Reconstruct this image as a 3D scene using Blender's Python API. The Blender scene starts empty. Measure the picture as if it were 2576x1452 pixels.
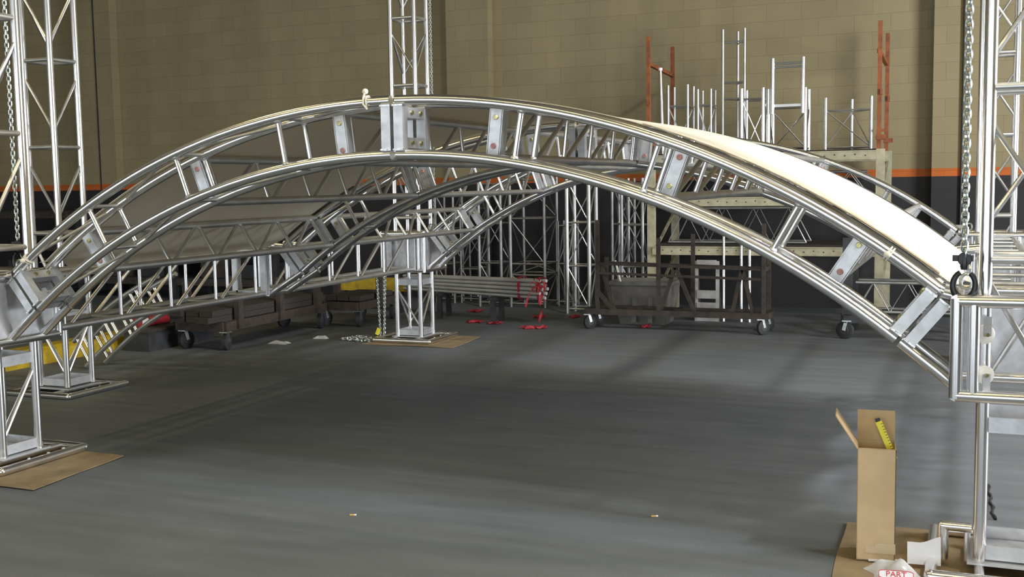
import bpy, bmesh, math, random
from mathutils import Vector, Matrix

SC = bpy.context.scene
C = SC.collection
PI = math.pi

# ------------------------------------------------------------------ camera
# world: x along the roof's front arch (left to right), y away from the camera, z up
cam = bpy.data.cameras.new('camera')
cam.sensor_width = 36.0
cam.lens = 39.04
cam.clip_start = 0.05
cam.clip_end = 200
camo = bpy.data.objects.new('camera', cam)
C.objects.link(camo)
SC.camera = camo
_th, _pit, _rol = -0.3921, 0.0936, 0.0161
_cp, _sp, _cr, _sr = math.cos(_pit), math.sin(_pit), math.cos(_rol), math.sin(_rol)
_fw = Vector((0, _cp, -_sp)); _dn = Vector((0, -_sp, -_cp)); _rt = Vector((1, 0, 0))
_r2 = _cr*_rt + _sr*_dn; _d2 = -_sr*_rt + _cr*_dn
_T = Matrix.Rotation(-_th, 3, 'Z')
_R = Matrix((_T @ _r2, _T @ (-_d2), _T @ (-_fw))).transposed()
camo.matrix_world = Matrix.Translation((5.1688, -4.7323, 1.55)) @ _R.to_4x4()

# ------------------------------------------------------------------ view, world, daylight
SC.view_settings.view_transform = 'Standard'
SC.view_settings.look = 'None'
SC.view_settings.gamma = 1.0
SC.view_settings.use_curve_mapping = False
SC.view_settings.exposure = 0.0

W_ = bpy.data.worlds.new('world'); SC.world = W_
W_.use_nodes = True
W_.node_tree.nodes['Background'].inputs[0].default_value = (0.55, 0.65, 0.85, 1)
W_.node_tree.nodes['Background'].inputs[1].default_value = 0.25

def area(name, loc, target, sx, sy, power, col, spread=None):
    l = bpy.data.lights.new(name, 'AREA'); l.shape = 'RECTANGLE'; l.size = sx; l.size_y = sy
    l.energy = power; l.color = col
    if spread: l.spread = spread
    o = bpy.data.objects.new(name, l); C.objects.link(o)
    o.location = loc
    d = Vector(target) - Vector(loc)
    o.rotation_euler = d.to_track_quat('-Z', 'Y').to_euler()
    return o

# daylight through the roll-up doors (right side wall, and the wall behind the camera)
area('daylight_side_door', (12.6, 2.6, 1.9), (0, 2.6, 1.9), 3.4, 3.4, 1550, (0.95, 0.97, 1.0))
# skylight in the roof, right of and before the structure
area('daylight_skylight', (8.9, -1.15, 7.42), (2.7, 2.6, 0.8), 1.5, 0.7, 250, (0.96, 0.98, 1.0), 1.3)
# a second long skylight over the open floor
area('daylight_roof_strip', (0.0, -4.0, 7.42), (0.0, -4.0, 0), 12.0, 0.8, 125, (1.0, 0.90, 0.52))
for _x in (-8.5, 0.0, 8.2):
    area('daylight_front_door', (_x, -12.4, 1.9), (_x, 0, 1.9), 6.4, 3.6, 365, (0.86, 0.94, 1.0))
# warm high-bay lamps under the ceiling
LAMPS = [(-2.0, -5.0), (4.5, -5.0), (10.0, -5.0), (-2.0, 1.0), (4.5, 1.0), (10.0, 1.0)]

# ------------------------------------------------------------------ materials
def nodes(name):
    m = bpy.data.materials.new(name); m.use_nodes = True
    nt = m.node_tree; nt.nodes.clear()
    out = nt.nodes.new('ShaderNodeOutputMaterial'); b = nt.nodes.new('ShaderNodeBsdfPrincipled')
    nt.links.new(b.outputs[0], out.inputs[0])
    return m, nt, b, out

def mat(name, col, rough=0.6, metal=0.0, var=0.12, scale=6.0, bump=0.0, rvar=0.0, col2=None, stretch=None):
    m, nt, b, out = nodes(name)
    N, L = nt.nodes, nt.links
    tc = N.new('ShaderNodeTexCoord'); nz = N.new('ShaderNodeTexNoise')
    nz.inputs['Scale'].default_value = scale; nz.inputs['Detail'].default_value = 5
    src = tc.outputs['Object']
    if stretch:
        mp = N.new('ShaderNodeMapping'); mp.inputs['Scale'].default_value = stretch
        L.new(src, mp.inputs[0]); src = mp.outputs[0]
    L.new(src, nz.inputs['Vector'])
    mx = N.new('ShaderNodeMix'); mx.data_type = 'RGBA'
    c2 = col2 or tuple(max(0, c*(1-2*var)) for c in col)
    c1 = col if col2 else tuple(min(1, c*(1+var)) for c in col)
    mx.inputs[6].default_value = (*c1, 1); mx.inputs[7].default_value = (*c2, 1)
    rp = N.new('ShaderNodeMapRange'); rp.inputs[1].default_value = 0.35; rp.inputs[2].default_value = 0.7
    L.new(nz.outputs[0], rp.inputs[0]); L.new(rp.outputs[0], mx.inputs[0]); L.new(mx.outputs[2], b.inputs['Base Color'])
    b.inputs['Metallic'].default_value = metal
    if rvar:
        rr = N.new('ShaderNodeMapRange'); rr.inputs[3].default_value = max(0.02, rough-rvar); rr.inputs[4].default_value = rough+rvar
        L.new(nz.outputs[0], rr.inputs[0]); L.new(rr.outputs[0], b.inputs['Roughness'])
    else:
        b.inputs['Roughness'].default_value = rough
    if bump:
        bp = N.new('ShaderNodeBump'); bp.inputs['Strength'].default_value = bump; bp.inputs['Distance'].default_value = 0.01
        L.new(nz.outputs[0], bp.inputs['Height']); L.new(bp.outputs[0], b.inputs['Normal'])
    return m

M = {}
M['alu'] = mat('polished_aluminium', (0.83, 0.83, 0.84), 0.24, 1.0, 0.03, 5)
M['alu_dull'] = mat('weathered_aluminium', (0.64, 0.64, 0.63), 0.42, 1.0, 0.08, 6)
M['old'] = mat('old_dull_aluminium', (0.40, 0.40, 0.40), 0.45, 0.9, 0.15, 6)
M['mill'] = mat('mill_finish_tube', (0.72, 0.72, 0.71), 0.5, 0.75, 0.06, 8)
M['plate'] = mat('milled_aluminium_plate', (0.60, 0.61, 0.63), 0.5, 0.85, 0.06, 25, 0.02, 0.08)
M['weld'] = mat('weld_bead', (0.85, 0.85, 0.85), 0.3, 1.0, 0.15, 90, 0.5)
M['zinc'] = mat('yellow_zinc_bolt', (0.45, 0.42, 0.20), 0.4, 1.0, 0.2, 60)
M['galv'] = mat('galvanised_chain', (0.62, 0.66, 0.64), 0.35, 1.0, 0.15, 60)
M['black'] = mat('black_cast_steel', (0.012, 0.012, 0.013), 0.35, 0.2, 0.2, 30, 0.1)
M['rubber'] = mat('dark_rubber', (0.02, 0.021, 0.022), 0.75, 0.0, 0.2, 30)
M['nylon'] = mat('white_nylon', (0.80, 0.78, 0.72), 0.4, 0.0, 0.05, 30)
M['cream_ball'] = mat('cream_plastic', (0.72, 0.68, 0.55), 0.45, 0.0, 0.05, 30)
M['rust'] = mat('rusty_brown_steel', (0.060, 0.044, 0.034), 0.7, 0.2, 0.25, 16, 0.2, 0.1, (0.032, 0.026, 0.023))
M['dark'] = mat('dark_painted_steel', (0.03, 0.031, 0.033), 0.6, 0.1, 0.2, 10)
M['rack_cream'] = mat('cream_painted_rack_steel', (0.40, 0.37, 0.25), 0.55, 0.1, 0.12, 12, 0.05)
M['rack_orange'] = mat('orange_painted_steel', (0.27, 0.080, 0.024), 0.55, 0.1, 0.2, 14, 0.05)
M['yellow'] = mat('yellow_paint', (0.40, 0.275, 0.010), 0.6, 0.0, 0.18, 12, 0.1)
M['yellow_bright'] = mat('bright_yellow_plastic', (0.80, 0.72, 0.03), 0.45, 0.0, 0.05, 20)
M['red'] = mat('red_ribbon', (0.36, 0.022, 0.035), 0.6, 0.0, 0.2, 20, 0.1)
M['redbolt'] = mat('red_plastic_plug', (0.40, 0.19, 0.17), 0.5, 0.0, 0.15, 30)
M['paper'] = mat('white_paper', (0.72, 0.72, 0.76), 0.7, 0.0, 0.05, 8, 0.1)
M['grey_plastic'] = mat('grey_plastic_bin', (0.14, 0.132, 0.12), 0.6, 0.0, 0.12, 7)
M['wood'] = mat('old_timber', (0.033, 0.028, 0.024), 0.85, 0.0, 0.25, 9, 0.2, 0, None, (1, 14, 14))
M['card'] = mat('corrugated_cardboard', (0.60, 0.45, 0.265), 0.8, 0.0, 0.07, 7, 0.05)
M['card_in'] = mat('cardboard_inside', (0.52, 0.38, 0.21), 0.85, 0.0, 0.07, 7, 0.05)
M['card_sheet'] = mat('flattened_cardboard', (0.27, 0.195, 0.105), 0.85, 0.0, 0.16, 5, 0.1)
M['tape'] = mat('pale_packing_tape', (0.60, 0.47, 0.31), 0.4, 0.0, 0.05, 9)
M['redink'] = mat('red_ink', (0.55, 0.03, 0.05), 0.5, 0.0, 0.05, 9)
M['blackink'] = mat('black_ink', (0.02, 0.02, 0.02), 0.6, 0.0, 0.05, 9)
M['bin_white'] = mat('pale_worn_aluminium', (0.38, 0.37, 0.355), 0.55, 0.3, 0.14, 10)

# canvas skin, a little translucent
m, nt, b, out = nodes('cream_vinyl_canvas')
N, L = nt.nodes, nt.links
tc = N.new('ShaderNodeTexCoord'); nz = N.new('ShaderNodeTexNoise'); nz.inputs['Scale'].default_value = 2.2; nz.inputs['Detail'].default_value = 4
L.new(tc.outputs['Object'], nz.inputs['Vector'])
mx = N.new('ShaderNodeMix'); mx.data_type = 'RGBA'
mx.inputs[6].default_value = (0.80, 0.77, 0.68, 1); mx.inputs[7].default_value = (0.75, 0.71, 0.60, 1)
L.new(nz.outputs[0], mx.inputs[0]); L.new(mx.outputs[2], b.inputs['Base Color'])
b.inputs['Roughness'].default_value = 0.6
tr = N.new('ShaderNodeBsdfTranslucent'); tr.inputs[0].default_value = (0.62, 0.52, 0.28, 1)
ms = N.new('ShaderNodeMixShader'); ms.inputs[0].default_value = 0.26
L.new(b.outputs[0], ms.inputs[1]); L.new(tr.outputs[0], ms.inputs[2]); L.new(ms.outputs[0], out.inputs[0])
bp = N.new('ShaderNodeBump'); bp.inputs['Strength'].default_value = 0.15; L.new(nz.outputs[0], bp.inputs['Height']); L.new(bp.outputs[0], b.inputs['Normal'])
M['canvas'] = m
M['hem'] = mat('tan_canvas_hem', (0.36, 0.28, 0.17), 0.75, 0.0, 0.06, 8)

# clear crinkled plastic bag
m, nt, b, out = nodes('clear_plastic_bag')
b.inputs['Base Color'].default_value = (0.85, 0.86, 0.88, 1); b.inputs['Roughness'].default_value = 0.12
b.inputs["Alpha"].default_value = 0.32
M['bag'] = m

# painted block wall: tan above, orange stripe, dark band below
def wall_mat(name, along):
    m, nt, b, out = nodes(name)
    N, L = nt.nodes, nt.links
    tc = N.new('ShaderNodeTexCoord'); sp = N.new('ShaderNodeSeparateXYZ'); cb = N.new('ShaderNodeCombineXYZ')
    L.new(tc.outputs['Object'], sp.inputs[0]); L.new(sp.outputs[along], cb.inputs[0]); L.new(sp.outputs[2], cb.inputs[1])
    br = N.new('ShaderNodeTexBrick'); br.inputs['Scale'].default_value = 1.0
    br.inputs['Brick Width'].default_value = 0.4064; br.inputs['Row Height'].default_value = 0.2032
    br.inputs['Mortar Size'].default_value = 0.004; br.inputs['Mortar Smooth'].default_value = 0.4
    br.inputs['Color1'].default_value = (1, 1, 1, 1); br.inputs['Color2'].default_value = (0.90, 0.90, 0.90, 1); br.inputs['Mortar'].default_value = (0.80, 0.78, 0.75, 1)
    L.new(cb.outputs[0], br.inputs['Vector'])
    nz = N.new('ShaderNodeTexNoise'); nz.inputs['Scale'].default_value = 0.9; nz.inputs['Detail'].default_value = 6
    mp = N.new('ShaderNodeMapping'); mp.inputs['Scale'].default_value = (2.2, 0.5, 1); L.new(cb.outputs[0], mp.inputs[0]); L.new(mp.outputs[0], nz.inputs['Vector'])
    mr = N.new('ShaderNodeMapRange'); mr.inputs[1].default_value = 0.3; mr.inputs[2].default_value = 0.75; mr.inputs[3].default_value = 0.86; mr.inputs[4].default_value = 1.06
    L.new(nz.outputs[0], mr.inputs[0])
    def step(z):
        g = N.new('ShaderNodeMath'); g.operation = 'GREATER_THAN'; g.inputs[1].default_value = z; L.new(sp.outputs[2], g.inputs[0]); return g.outputs[0]
    m1 = N.new('ShaderNodeMix'); m1.data_type = 'RGBA'; m1.inputs[6].default_value = (0.021, 0.019, 0.020, 1); m1.inputs[7].default_value = (0.52, 0.125, 0.015, 1); L.new(step(1.563), m1.inputs[0])
    m2 = N.new('ShaderNodeMix'); m2.data_type = 'RGBA'; m2.inputs[7].default_value = (0.30, 0.247, 0.133, 1); L.new(m1.outputs[2], m2.inputs[6]); L.new(step(1.655), m2.inputs[0])
    mu = N.new('ShaderNodeMix'); mu.data_type = 'RGBA'; mu.blend_type = 'MULTIPLY'; mu.inputs[0].default_value = 1; L.new(m2.outputs[2], mu.inputs[6]); L.new(br.outputs[0], mu.inputs[7])
    mv = N.new('ShaderNodeMix'); mv.data_type = 'RGBA'; mv.blend_type = 'MULTIPLY'; mv.inputs[0].default_value = 1; L.new(mu.outputs[2], mv.inputs[6]); L.new(mr.outputs[0], mv.inputs[7])
    L.new(mv.outputs[2], b.inputs['Base Color']); b.inputs['Roughness'].default_value = 0.7
    bp = N.new('ShaderNodeBump'); bp.inputs['Strength'].default_value = 0.35; bp.inputs['Distance'].default_value = 0.004; bp.invert = True
    L.new(br.outputs[1], bp.inputs['Height']); L.new(bp.outputs[0], b.inputs['Normal'])
    return m
M['wall'] = wall_mat('painted_block_wall', 0)
M['wall_side'] = wall_mat('painted_block_wall_side', 1)

# asphalt-grey sealed floor
m, nt, b, out = nodes('dusty_grey_floor')
N, L = nt.nodes, nt.links
tc = N.new('ShaderNodeTexCoord')
n1 = N.new('ShaderNodeTexNoise'); n1.inputs['Scale'].default_value = 0.7; n1.inputs['Detail'].default_value = 8; n1.inputs['Roughness'].default_value = 0.65
n2 = N.new('ShaderNodeTexNoise'); n2.inputs['Scale'].default_value = 160; n2.inputs['Detail'].default_value = 3
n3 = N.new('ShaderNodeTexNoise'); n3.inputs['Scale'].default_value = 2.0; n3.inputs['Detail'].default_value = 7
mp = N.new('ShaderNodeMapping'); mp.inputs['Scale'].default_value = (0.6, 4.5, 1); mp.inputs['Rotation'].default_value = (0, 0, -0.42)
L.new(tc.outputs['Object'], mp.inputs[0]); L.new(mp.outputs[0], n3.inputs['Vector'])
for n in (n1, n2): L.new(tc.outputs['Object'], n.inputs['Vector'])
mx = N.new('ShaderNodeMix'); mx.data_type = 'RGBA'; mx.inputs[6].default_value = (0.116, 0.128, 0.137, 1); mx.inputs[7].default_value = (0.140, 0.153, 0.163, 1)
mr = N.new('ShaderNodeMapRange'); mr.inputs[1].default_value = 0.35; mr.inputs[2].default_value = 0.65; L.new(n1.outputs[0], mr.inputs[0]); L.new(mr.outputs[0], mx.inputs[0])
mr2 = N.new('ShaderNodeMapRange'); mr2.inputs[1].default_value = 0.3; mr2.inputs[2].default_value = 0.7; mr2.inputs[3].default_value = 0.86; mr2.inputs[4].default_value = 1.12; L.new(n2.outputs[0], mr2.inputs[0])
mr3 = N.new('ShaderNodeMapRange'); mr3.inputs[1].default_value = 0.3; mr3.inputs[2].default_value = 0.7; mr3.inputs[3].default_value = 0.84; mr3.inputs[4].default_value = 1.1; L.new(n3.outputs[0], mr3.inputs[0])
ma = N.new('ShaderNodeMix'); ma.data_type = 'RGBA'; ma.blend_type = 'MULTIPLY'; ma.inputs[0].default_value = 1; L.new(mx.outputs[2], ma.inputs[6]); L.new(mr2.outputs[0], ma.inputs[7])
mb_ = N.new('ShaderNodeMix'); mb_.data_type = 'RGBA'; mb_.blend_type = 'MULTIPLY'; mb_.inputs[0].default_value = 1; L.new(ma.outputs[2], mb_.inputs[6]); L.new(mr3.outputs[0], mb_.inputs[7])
L.new(mb_.outputs[2], b.inputs['Base Color']); b.inputs['Roughness'].default_value = 0.62; b.inputs['Specular IOR Level'].default_value = 0.35
bp = N.new('ShaderNodeBump'); bp.inputs['Strength'].default_value = 0.25; bp.inputs['Distance'].default_value = 0.002; L.new(n2.outputs[0], bp.inputs['Height']); L.new(bp.outputs[0], b.inputs['Normal'])
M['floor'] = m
M['ceiling'] = mat('dark_roof_deck', (0.10, 0.085, 0.06), 0.8, 0.0, 0.15, 1.5)
M['tanwall'] = mat('tan_painted_wall', (0.50, 0.36, 0.12), 0.75, 0.0, 0.08, 1.0)
M['lamp_glow'], nt, b, out = nodes('warm_lamp_glow')
b.inputs['Emission Color'].default_value = (1.0, 0.78, 0.25, 1); b.inputs['Emission Strength'].default_value = 9.0

# ------------------------------------------------------------------ mesh builder
class MB:
    def __init__(s): s.v = []; s.f = []
    def add(s, vs, fs):
        k = len(s.v); s.v += [Vector(v) for v in vs]; s.f += [tuple(i+k for i in f) for f in fs]; return s
    def tube(s, p0, p1, r, n=12): return s.path([p0, p1], r, n)
    def path(s, pts, r, n=12, cap=True, closed=False):
        pts = [Vector(p) for p in pts]; m = len(pts); vs = []; fs = []
        up = None
        for i, p in enumerate(pts):
            if closed: t = pts[(i+1) % m] - pts[i-1]
            else: t = pts[min(i+1, m-1)] - pts[max(i-1, 0)]
            t.normalize()
            if up is None:
                up = Vector((0, 0, 1)) if abs(t.z) < 0.9 else Vector((0, 1, 0))
            a = t.cross(up)
            if a.length < 1e-5: a = t.cross(Vector((1, 0, 0)))
            a.normalize(); bb = a.cross(t).normalized(); up = bb
            rr = r[i] if isinstance(r, (list, tuple)) else r
            for k in range(n):
                w = 2*PI*k/n; vs.append(p + rr*(math.cos(w)*a + math.sin(w)*bb))
        for i in range(m if closed else m-1):
            j = (i+1) % m
            for k in range(n):
                q = (k+1) % n; fs.append((i*n+k, j*n+k, j*n+q, i*n+q))
        if cap and not closed:
            fs.append(tuple(range(n))); fs.append(tuple((m-1)*n + k for k in reversed(range(n))))
        return s.add(vs, fs)
    def box(s, c, size, rot=None):
        h = Vector(size)/2; c = Vector(c); vs = []
        for x in (-1, 1):
            for y in (-1, 1):
                for z in (-1, 1):
                    v = Vector((x*h.x, y*h.y, z*h.z)); vs.append(c + (rot @ v if rot else v))
        return s.add(vs, [(0, 1, 3, 2), (4, 6, 7, 5), (0, 4, 5, 1), (2, 3, 7, 6), (0, 2, 6, 4), (1, 5, 7, 3)])
    def bar(s, p0, p1, w, h, side=(0, 1, 0)):
        p0, p1 = Vector(p0), Vector(p1); z = p1-p0; ln = z.length; z.normalize(); x = Vector(side); x = (x - z*x.dot(z)).normalized(); y = z.cross(x)
        R = Matrix((x, y, z)).transposed(); return s.box((p0+p1)/2, (w, h, ln), R)
    def sheet(s, grid, t=0.0, nrm=None):
        n, m_ = len(grid), len(grid[0])
        if not t:
            return s.add([p for row in grid for p in row], [(i*m_+j, (i+1)*m_+j, (i+1)*m_+j+1, i*m_+j+1) for i in range(n-1) for j in range(m_-1)])
        A = [Vector(p) for row in grid for p in row]
        Bq = [p + nrm(p)*t if callable(nrm) else p + Vector(nrm)*t for p in A]
        k = len(A); fs = []
        for i in range(n-1):
            for j in range(m_-1):
                q = (i*m_+j, (i+1)*m_+j, (i+1)*m_+j+1, i*m_+j+1); fs.append(q); fs.append(tuple(k+x for x in reversed(q)))
        for i in range(n-1):
            for j in (0, m_-1):
                a, b2 = i*m_+j, (i+1)*m_+j; fs.append((a, b2, k+b2, k+a))
        for j in range(m_-1):
            for i in (0, n-1):
                a, b2 = i*m_+j, i*m_+j+1; fs.append((a, b2, k+b2, k+a))
        return s.add(A+Bq, fs)
    def ball(s, c, r, n=14, sc=(1, 1, 1)):
        c = Vector(c); vs = []; fs = []; m_ = n//2
        for i in range(m_+1):
            a = PI*i/m_
            for k in range(n):
                w = 2*PI*k/n; vs.append(c + Vector((r*sc[0]*math.sin(a)*math.cos(w), r*sc[1]*math.sin(a)*math.sin(w), r*sc[2]*math.cos(a))))
        for i in range(m_):
            for k in range(n):
                fs.append((i*n+k, (i+1)*n+k, (i+1)*n+(k+1) % n, i*n+(k+1) % n))
        return s.add(vs, fs)
    def disc(s, c, axis, r, w, n=24):
        c = Vector(c); a = Vector(axis).normalized()*w/2; return s.path([c-a*1.0, c-a*0.8, c+a*0.8, c+a], [r*0.88, r, r, r*0.88], n)
    def poly(s, outline, ext):
        n = len(outline); A = [Vector(p) for p in outline]; e = Vector(ext)
        return s.add(A + [p+e for p in A], [tuple(range(n)), tuple(n+i for i in reversed(range(n)))] + [(i, (i+1) % n, n+(i+1) % n, n+i) for i in range(n)])
    def build(s, name, material, parent=None, smooth=True):
        off = Vector((0, 0, 0)); p = parent
        while p is not None: off += p.location; p = p.parent
        me = bpy.data.meshes.new(name)
        me.from_pydata([tuple(v-off) for v in s.v], [], s.f); me.validate(); 
        bm = bmesh.new(); bm.from_mesh(me); bmesh.ops.recalc_face_normals(bm, faces=bm.faces); bm.to_mesh(me); bm.free()
        me.materials.append(material)
        if smooth:
            me.polygons.foreach_set('use_smooth', [True]*len(me.polygons)); me.set_sharp_from_angle(angle=0.65)
        o = bpy.data.objects.new(name, me); C.objects.link(o)
        if parent is not None: o.parent = parent
        return o

def thing(name, label, cat, loc=(0, 0, 0), group=None):
    o = bpy.data.objects.new(name, None); o.empty_display_size = 0.1; C.objects.link(o); o.location = loc
    o['label'] = label; o['category'] = cat
    if group: o['group'] = group
    return o
def tag(o, label, cat, group=None, kind=None):
    o['label'] = label; o['category'] = cat
    if group: o['group'] = group
    if kind: o['kind'] = kind
    return o
def struct(name, mb, material):
    o = mb.build(name, material, None, False); o['kind'] = 'structure'; return o
def dup(o, parent=None):
    c = o.copy(); C.objects.link(c)
    if parent is not None: c.parent = parent
    for ch in o.children: dup(ch, c)
    return c
def copy_thing(o, label, off=None, loc=None, rot=None, group=None):
    c = dup(o)
    if off: c.location = o.location + Vector(off)
    if loc: c.location = loc
    if rot: c.rotation_euler = rot
    c['label'] = label
    if group: c['group'] = group
    return c

# ------------------------------------------------------------------ dimensions
W, D = 5.3592, 5.1952
A = 0.1313            # half spacing of the tower tubes
B = 0.1154            # half spacing of the arch chords, front to back
R, ZC, DD = 3.8172, -1.8705, 0.2508
RB = R - DD
VM = 0.504*D
XC = W/2
TS = 0.678            # arch angle at the end splices
TR = 0.0246           # main tube radius
def arc(r, t, y): return Vector((XC + r*math.sin(t), y, ZC + r*math.cos(t)))

# ------------------------------------------------------------------ room
XL, XR, YF, YB, H = -13.0, 12.4, -12.2, 9.05, 7.5
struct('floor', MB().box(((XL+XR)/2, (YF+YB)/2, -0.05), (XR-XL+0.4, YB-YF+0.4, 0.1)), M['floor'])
struct('wall_back', MB().box(((XL+XR)/2, YB+0.1, H/2), (XR-XL, 0.2, H)), M['wall'])
struct('wall_left', MB().box((XL-0.1, (YF+YB)/2, H/2), (0.2, YB-YF, H)), M['wall_side'])
struct('ceiling', MB().box(((XL+XR)/2, (YF+YB)/2, H+0.05), (XR-XL+0.4, YB-YF+0.4, 0.1)), M['ceiling'])
mb = MB()                                   # right wall with its roll-up door opening
mb.box((XR+0.1, (YF+0.8)/2, H/2), (0.2, 0.8-YF, H)).box((XR+0.1, (4.4+YB)/2, H/2), (0.2, YB-4.4, H)).box((XR+0.1, 2.6, (3.7+H)/2), (0.2, 3.6, H-3.7))
struct('wall_right', mb, M['wall_side'])
mb = MB()                                   # wall behind the camera with its wide door opening
for _a, _b in ((XL, -11.8), (-5.2, -3.3), (3.3, 4.9), (11.5, XR)): mb.box(((_a+_b)/2, YF-0.1, H/2), (_b-_a, 0.2, H))
for _x in (-8.5, 0.0, 8.2): mb.box((_x, YF-0.1, (3.8+H)/2), (6.6, 0.2, H-3.8))
struct('wall_front', mb, M['tanwall'])
for k, (x0, x1) in enumerate(((-7.75, -7.04), (-1.36, -0.75), (4.745, 5.015))):
    struct('trim_%d' % (k+1), MB().box(((x0+x1)/2, YB-0.08, H/2), (x1-x0, 0.16, H)), M['wall'])
struct('trim_4', MB().box((-7.35, YB-0.165, H/2), (0.018, 0.012, H)), M['dark'])
t = thing('wall_outlet', 'small pale electrical outlet box on the dark wall band behind the right chain', 'outlet', (5.04, YB, 0.9))
MB().box((5.04, YB-0.03, 0.94), (0.12, 0.06, 0.13)).build('box', M['bin_white'], t)
MB().disc((5.04, YB-0.065, 0.94), (0, 1, 0), 0.028, 0.012, 14).build('socket', M['dark'], t)
MB().tube((5.06, YB-0.02, 1.0), (5.06, YB-0.02, H-0.1), 0.012, 8).build('conduit', M['dark'], t)

for k, (x, y) in enumerate(LAMPS):
    t = thing('high_bay_lamp', 'warm high bay lamp hanging under the dark roof above the hall', 'lamp', (x, y, 6.4), 'high bay lamps')
    MB().path([(x, y, 6.75), (x, y, 6.6), (x, y, 6.35)], [0.06, 0.10, 0.26], 20, False).build('reflector', M['alu_dull'], t)
    MB().ball((x, y, 6.45), 0.10).build('bulb', M['lamp_glow'], t)
    MB().tube((x, y, 6.74), (x, y, H), 0.015, 8).build('stem', M['dark'], t)
    l = bpy.data.lights.new('high_bay_light', 'SPOT'); l.energy = 170; l.color = (1.0, 0.80, 0.38); l.shadow_soft_size = 0.24; l.spot_size = 2.6; l.spot_blend = 0.6
    lo = bpy.data.objects.new('high_bay_light', l); C.objects.link(lo); lo.location = (x, y, 6.3)

# ------------------------------------------------------------------ curved arch trusses
RUNGS = (0.169, 0.339, 0.507)
BRK = (0.113, 0.353, 0.580)
def post(t0, y, w=0.05, off=0.0):
    """a square upright set radially between the two chords at angle t0"""
    n = Vector((math.sin(t0), 0, math.cos(t0))); tn = Vector((math.cos(t0), 0, -math.sin(t0)))
    return arc(RB+TR*0.75, t0, y) + tn*off, arc(R-TR*0.75, t0, y) + tn*off, tn
def arch_half(sg, label):
    t = thing('arch_truss', label, 'arch truss', (XC + sg*1.4, 0, 1.5), 'curved roof truss halves')
    n = 26
    ts = [sg*(0.004 + (TS-0.008)*i/n) for i in range(n+1)]
    for y in (-B, B):
        MB().path([arc(R, a, y) for a in ts], TR, 16).build('top_chord', M['alu'], t)
        MB().path([arc(RB, a, y) for a in ts], TR, 16).build('bottom_chord', M['alu'], t)
        for a in RUNGS:
            o = MB().tube(arc(RB+TR*0.6, sg*a, y), arc(R-TR*0.6, sg*a, y), 0.0135, 12).build('rung', M['alu'], t)
            for r_, s_ in ((RB+TR, 1), (R-TR, -1)):
                n_ = Vector((math.sin(sg*a), 0, math.cos(sg*a)))
                MB().path([arc(r_, sg*a, y) - n_*0.003*s_, arc(r_, sg*a, y) + n_*0.006*s_], [0.0205, 0.0145], 12).build('weld', M['weld'], o)
    for a in RUNGS:
        for r_ in (R, RB):
            MB().tube(arc(r_, sg*a, -B+TR*0.7), arc(r_, sg*a, B-TR*0.7), 0.0115, 10).build('cross_tube', M['alu_dull'], t)
    lace = [0.02] + [x for p in zip(RUNGS, RUNGS) for x in p][:0] + list(RUNGS) + [TS-0.03]
    for i in range(len(lace)-1):                 # flat lacing across the top and bottom faces
        y0 = B if i % 2 else -B
        for r_ in (R, RB):
            MB().tube(arc(r_, sg*(lace[i]+0.012), y0), arc(r_, sg*(lace[i+1]-0.012), -y0), 0.0085, 8).build('diagonal', M['alu_dull'], t)
    # end splice frames: front and rear square posts, tied by flat plates top and bottom
    for te, off, nm in ((0.0, sg*0.033, 'splice_frame'), (sg*TS, -sg*0.033, 'splice_frame')):
        for y in (B, -B):
            p0, p1, tn = post(te, y, off=off); fr = MB().bar(p0, p1, 0.048, 0.048, (0, 1, 0)).build('splice_post', M['plate'], t)
        nrm = Vector((math.sin(te), 0, math.cos(te)))
        for r_ in (RB+0.055, R-0.055):
            c = arc(r_, te, 0) + tn*(off*1.0); MB().bar(c - Vector((0, B-0.024, 0)), c + Vector((0, B-0.024, 0)), 0.05, 0.044, nrm).build('tie_plate', M['plate'], fr)

        for r_ in (RB+0.055, R-0.055):
            for yy in (-0.045, 0.045):
                c = arc(r_, te, yy) + tn*off; MB().tube(c - tn*sg*0.03, c + tn*sg*0.03, 0.011, 6).build('bolt', M['zinc'], fr)
        for y in (-B, B):
            for r_, s_ in ((RB+TR*0.8, 1), (R-TR*0.8, -1)):
                c = arc(r_, te, y) + tn*off; MB().bar(c, c + nrm*0.008*s_, 0.062, 0.054, (0, 1, 0)).build('weld', M['weld'], fr)
    # brackets that carry the purlins
    for k, a in enumerate(BRK):
        ta = sg*a; n_ = Vector((math.sin(ta), 0, math.cos(ta))); tn = Vector((math.cos(ta), 0, -math.sin(ta)))
        p0, p1 = arc(RB+TR*0.8, ta, B-0.012), arc(R-TR*0.8, ta, B-0.012)
        br = MB().bar(p0, p1, 0.008, 0.062, (0, 1, 0))
        for s_ in (-1, 1):
            br.bar(p0 + tn*s_*0.031 + Vector((0, 0.022, 0)), p1 + tn*s_*0.031 + Vector((0, 0.022, 0)), 0.052, 0.007, (0, 1, 0))
        bo = br.build('purlin_bracket', M['plate'], t)
        for j, r_ in enumerate((RB+0.058, R-0.058)):
            c = arc(r_, ta, B-0.016); MB().disc(c, (0, 1, 0), 0.0135, 0.014, 6 if (k+j) % 2 else 16).build('bolt', M['zinc'] if (k+j) % 2 else M['redbolt'], bo)
    return t
archL = arch_half(-1, 'left half of the front curved truss, nearest arch, ends at the left tower')
archR = arch_half(1, 'right half of the front curved truss, nearest arch, ends at the right tower')
copy_thing(archL, 'left half of the middle curved truss, foot on the left eave truss', (0, VM, 0))
copy_thing(archR, 'right half of the middle curved truss, along the back edge of the canvas', (0, VM, 0))
copy_thing(archL, 'left half of the rear curved truss, foot at the centre back tower', (0, D, 0))
copy_thing(archR, 'right half of the rear curved truss, showing beyond the canvas at right', (0, D, 0))

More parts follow.
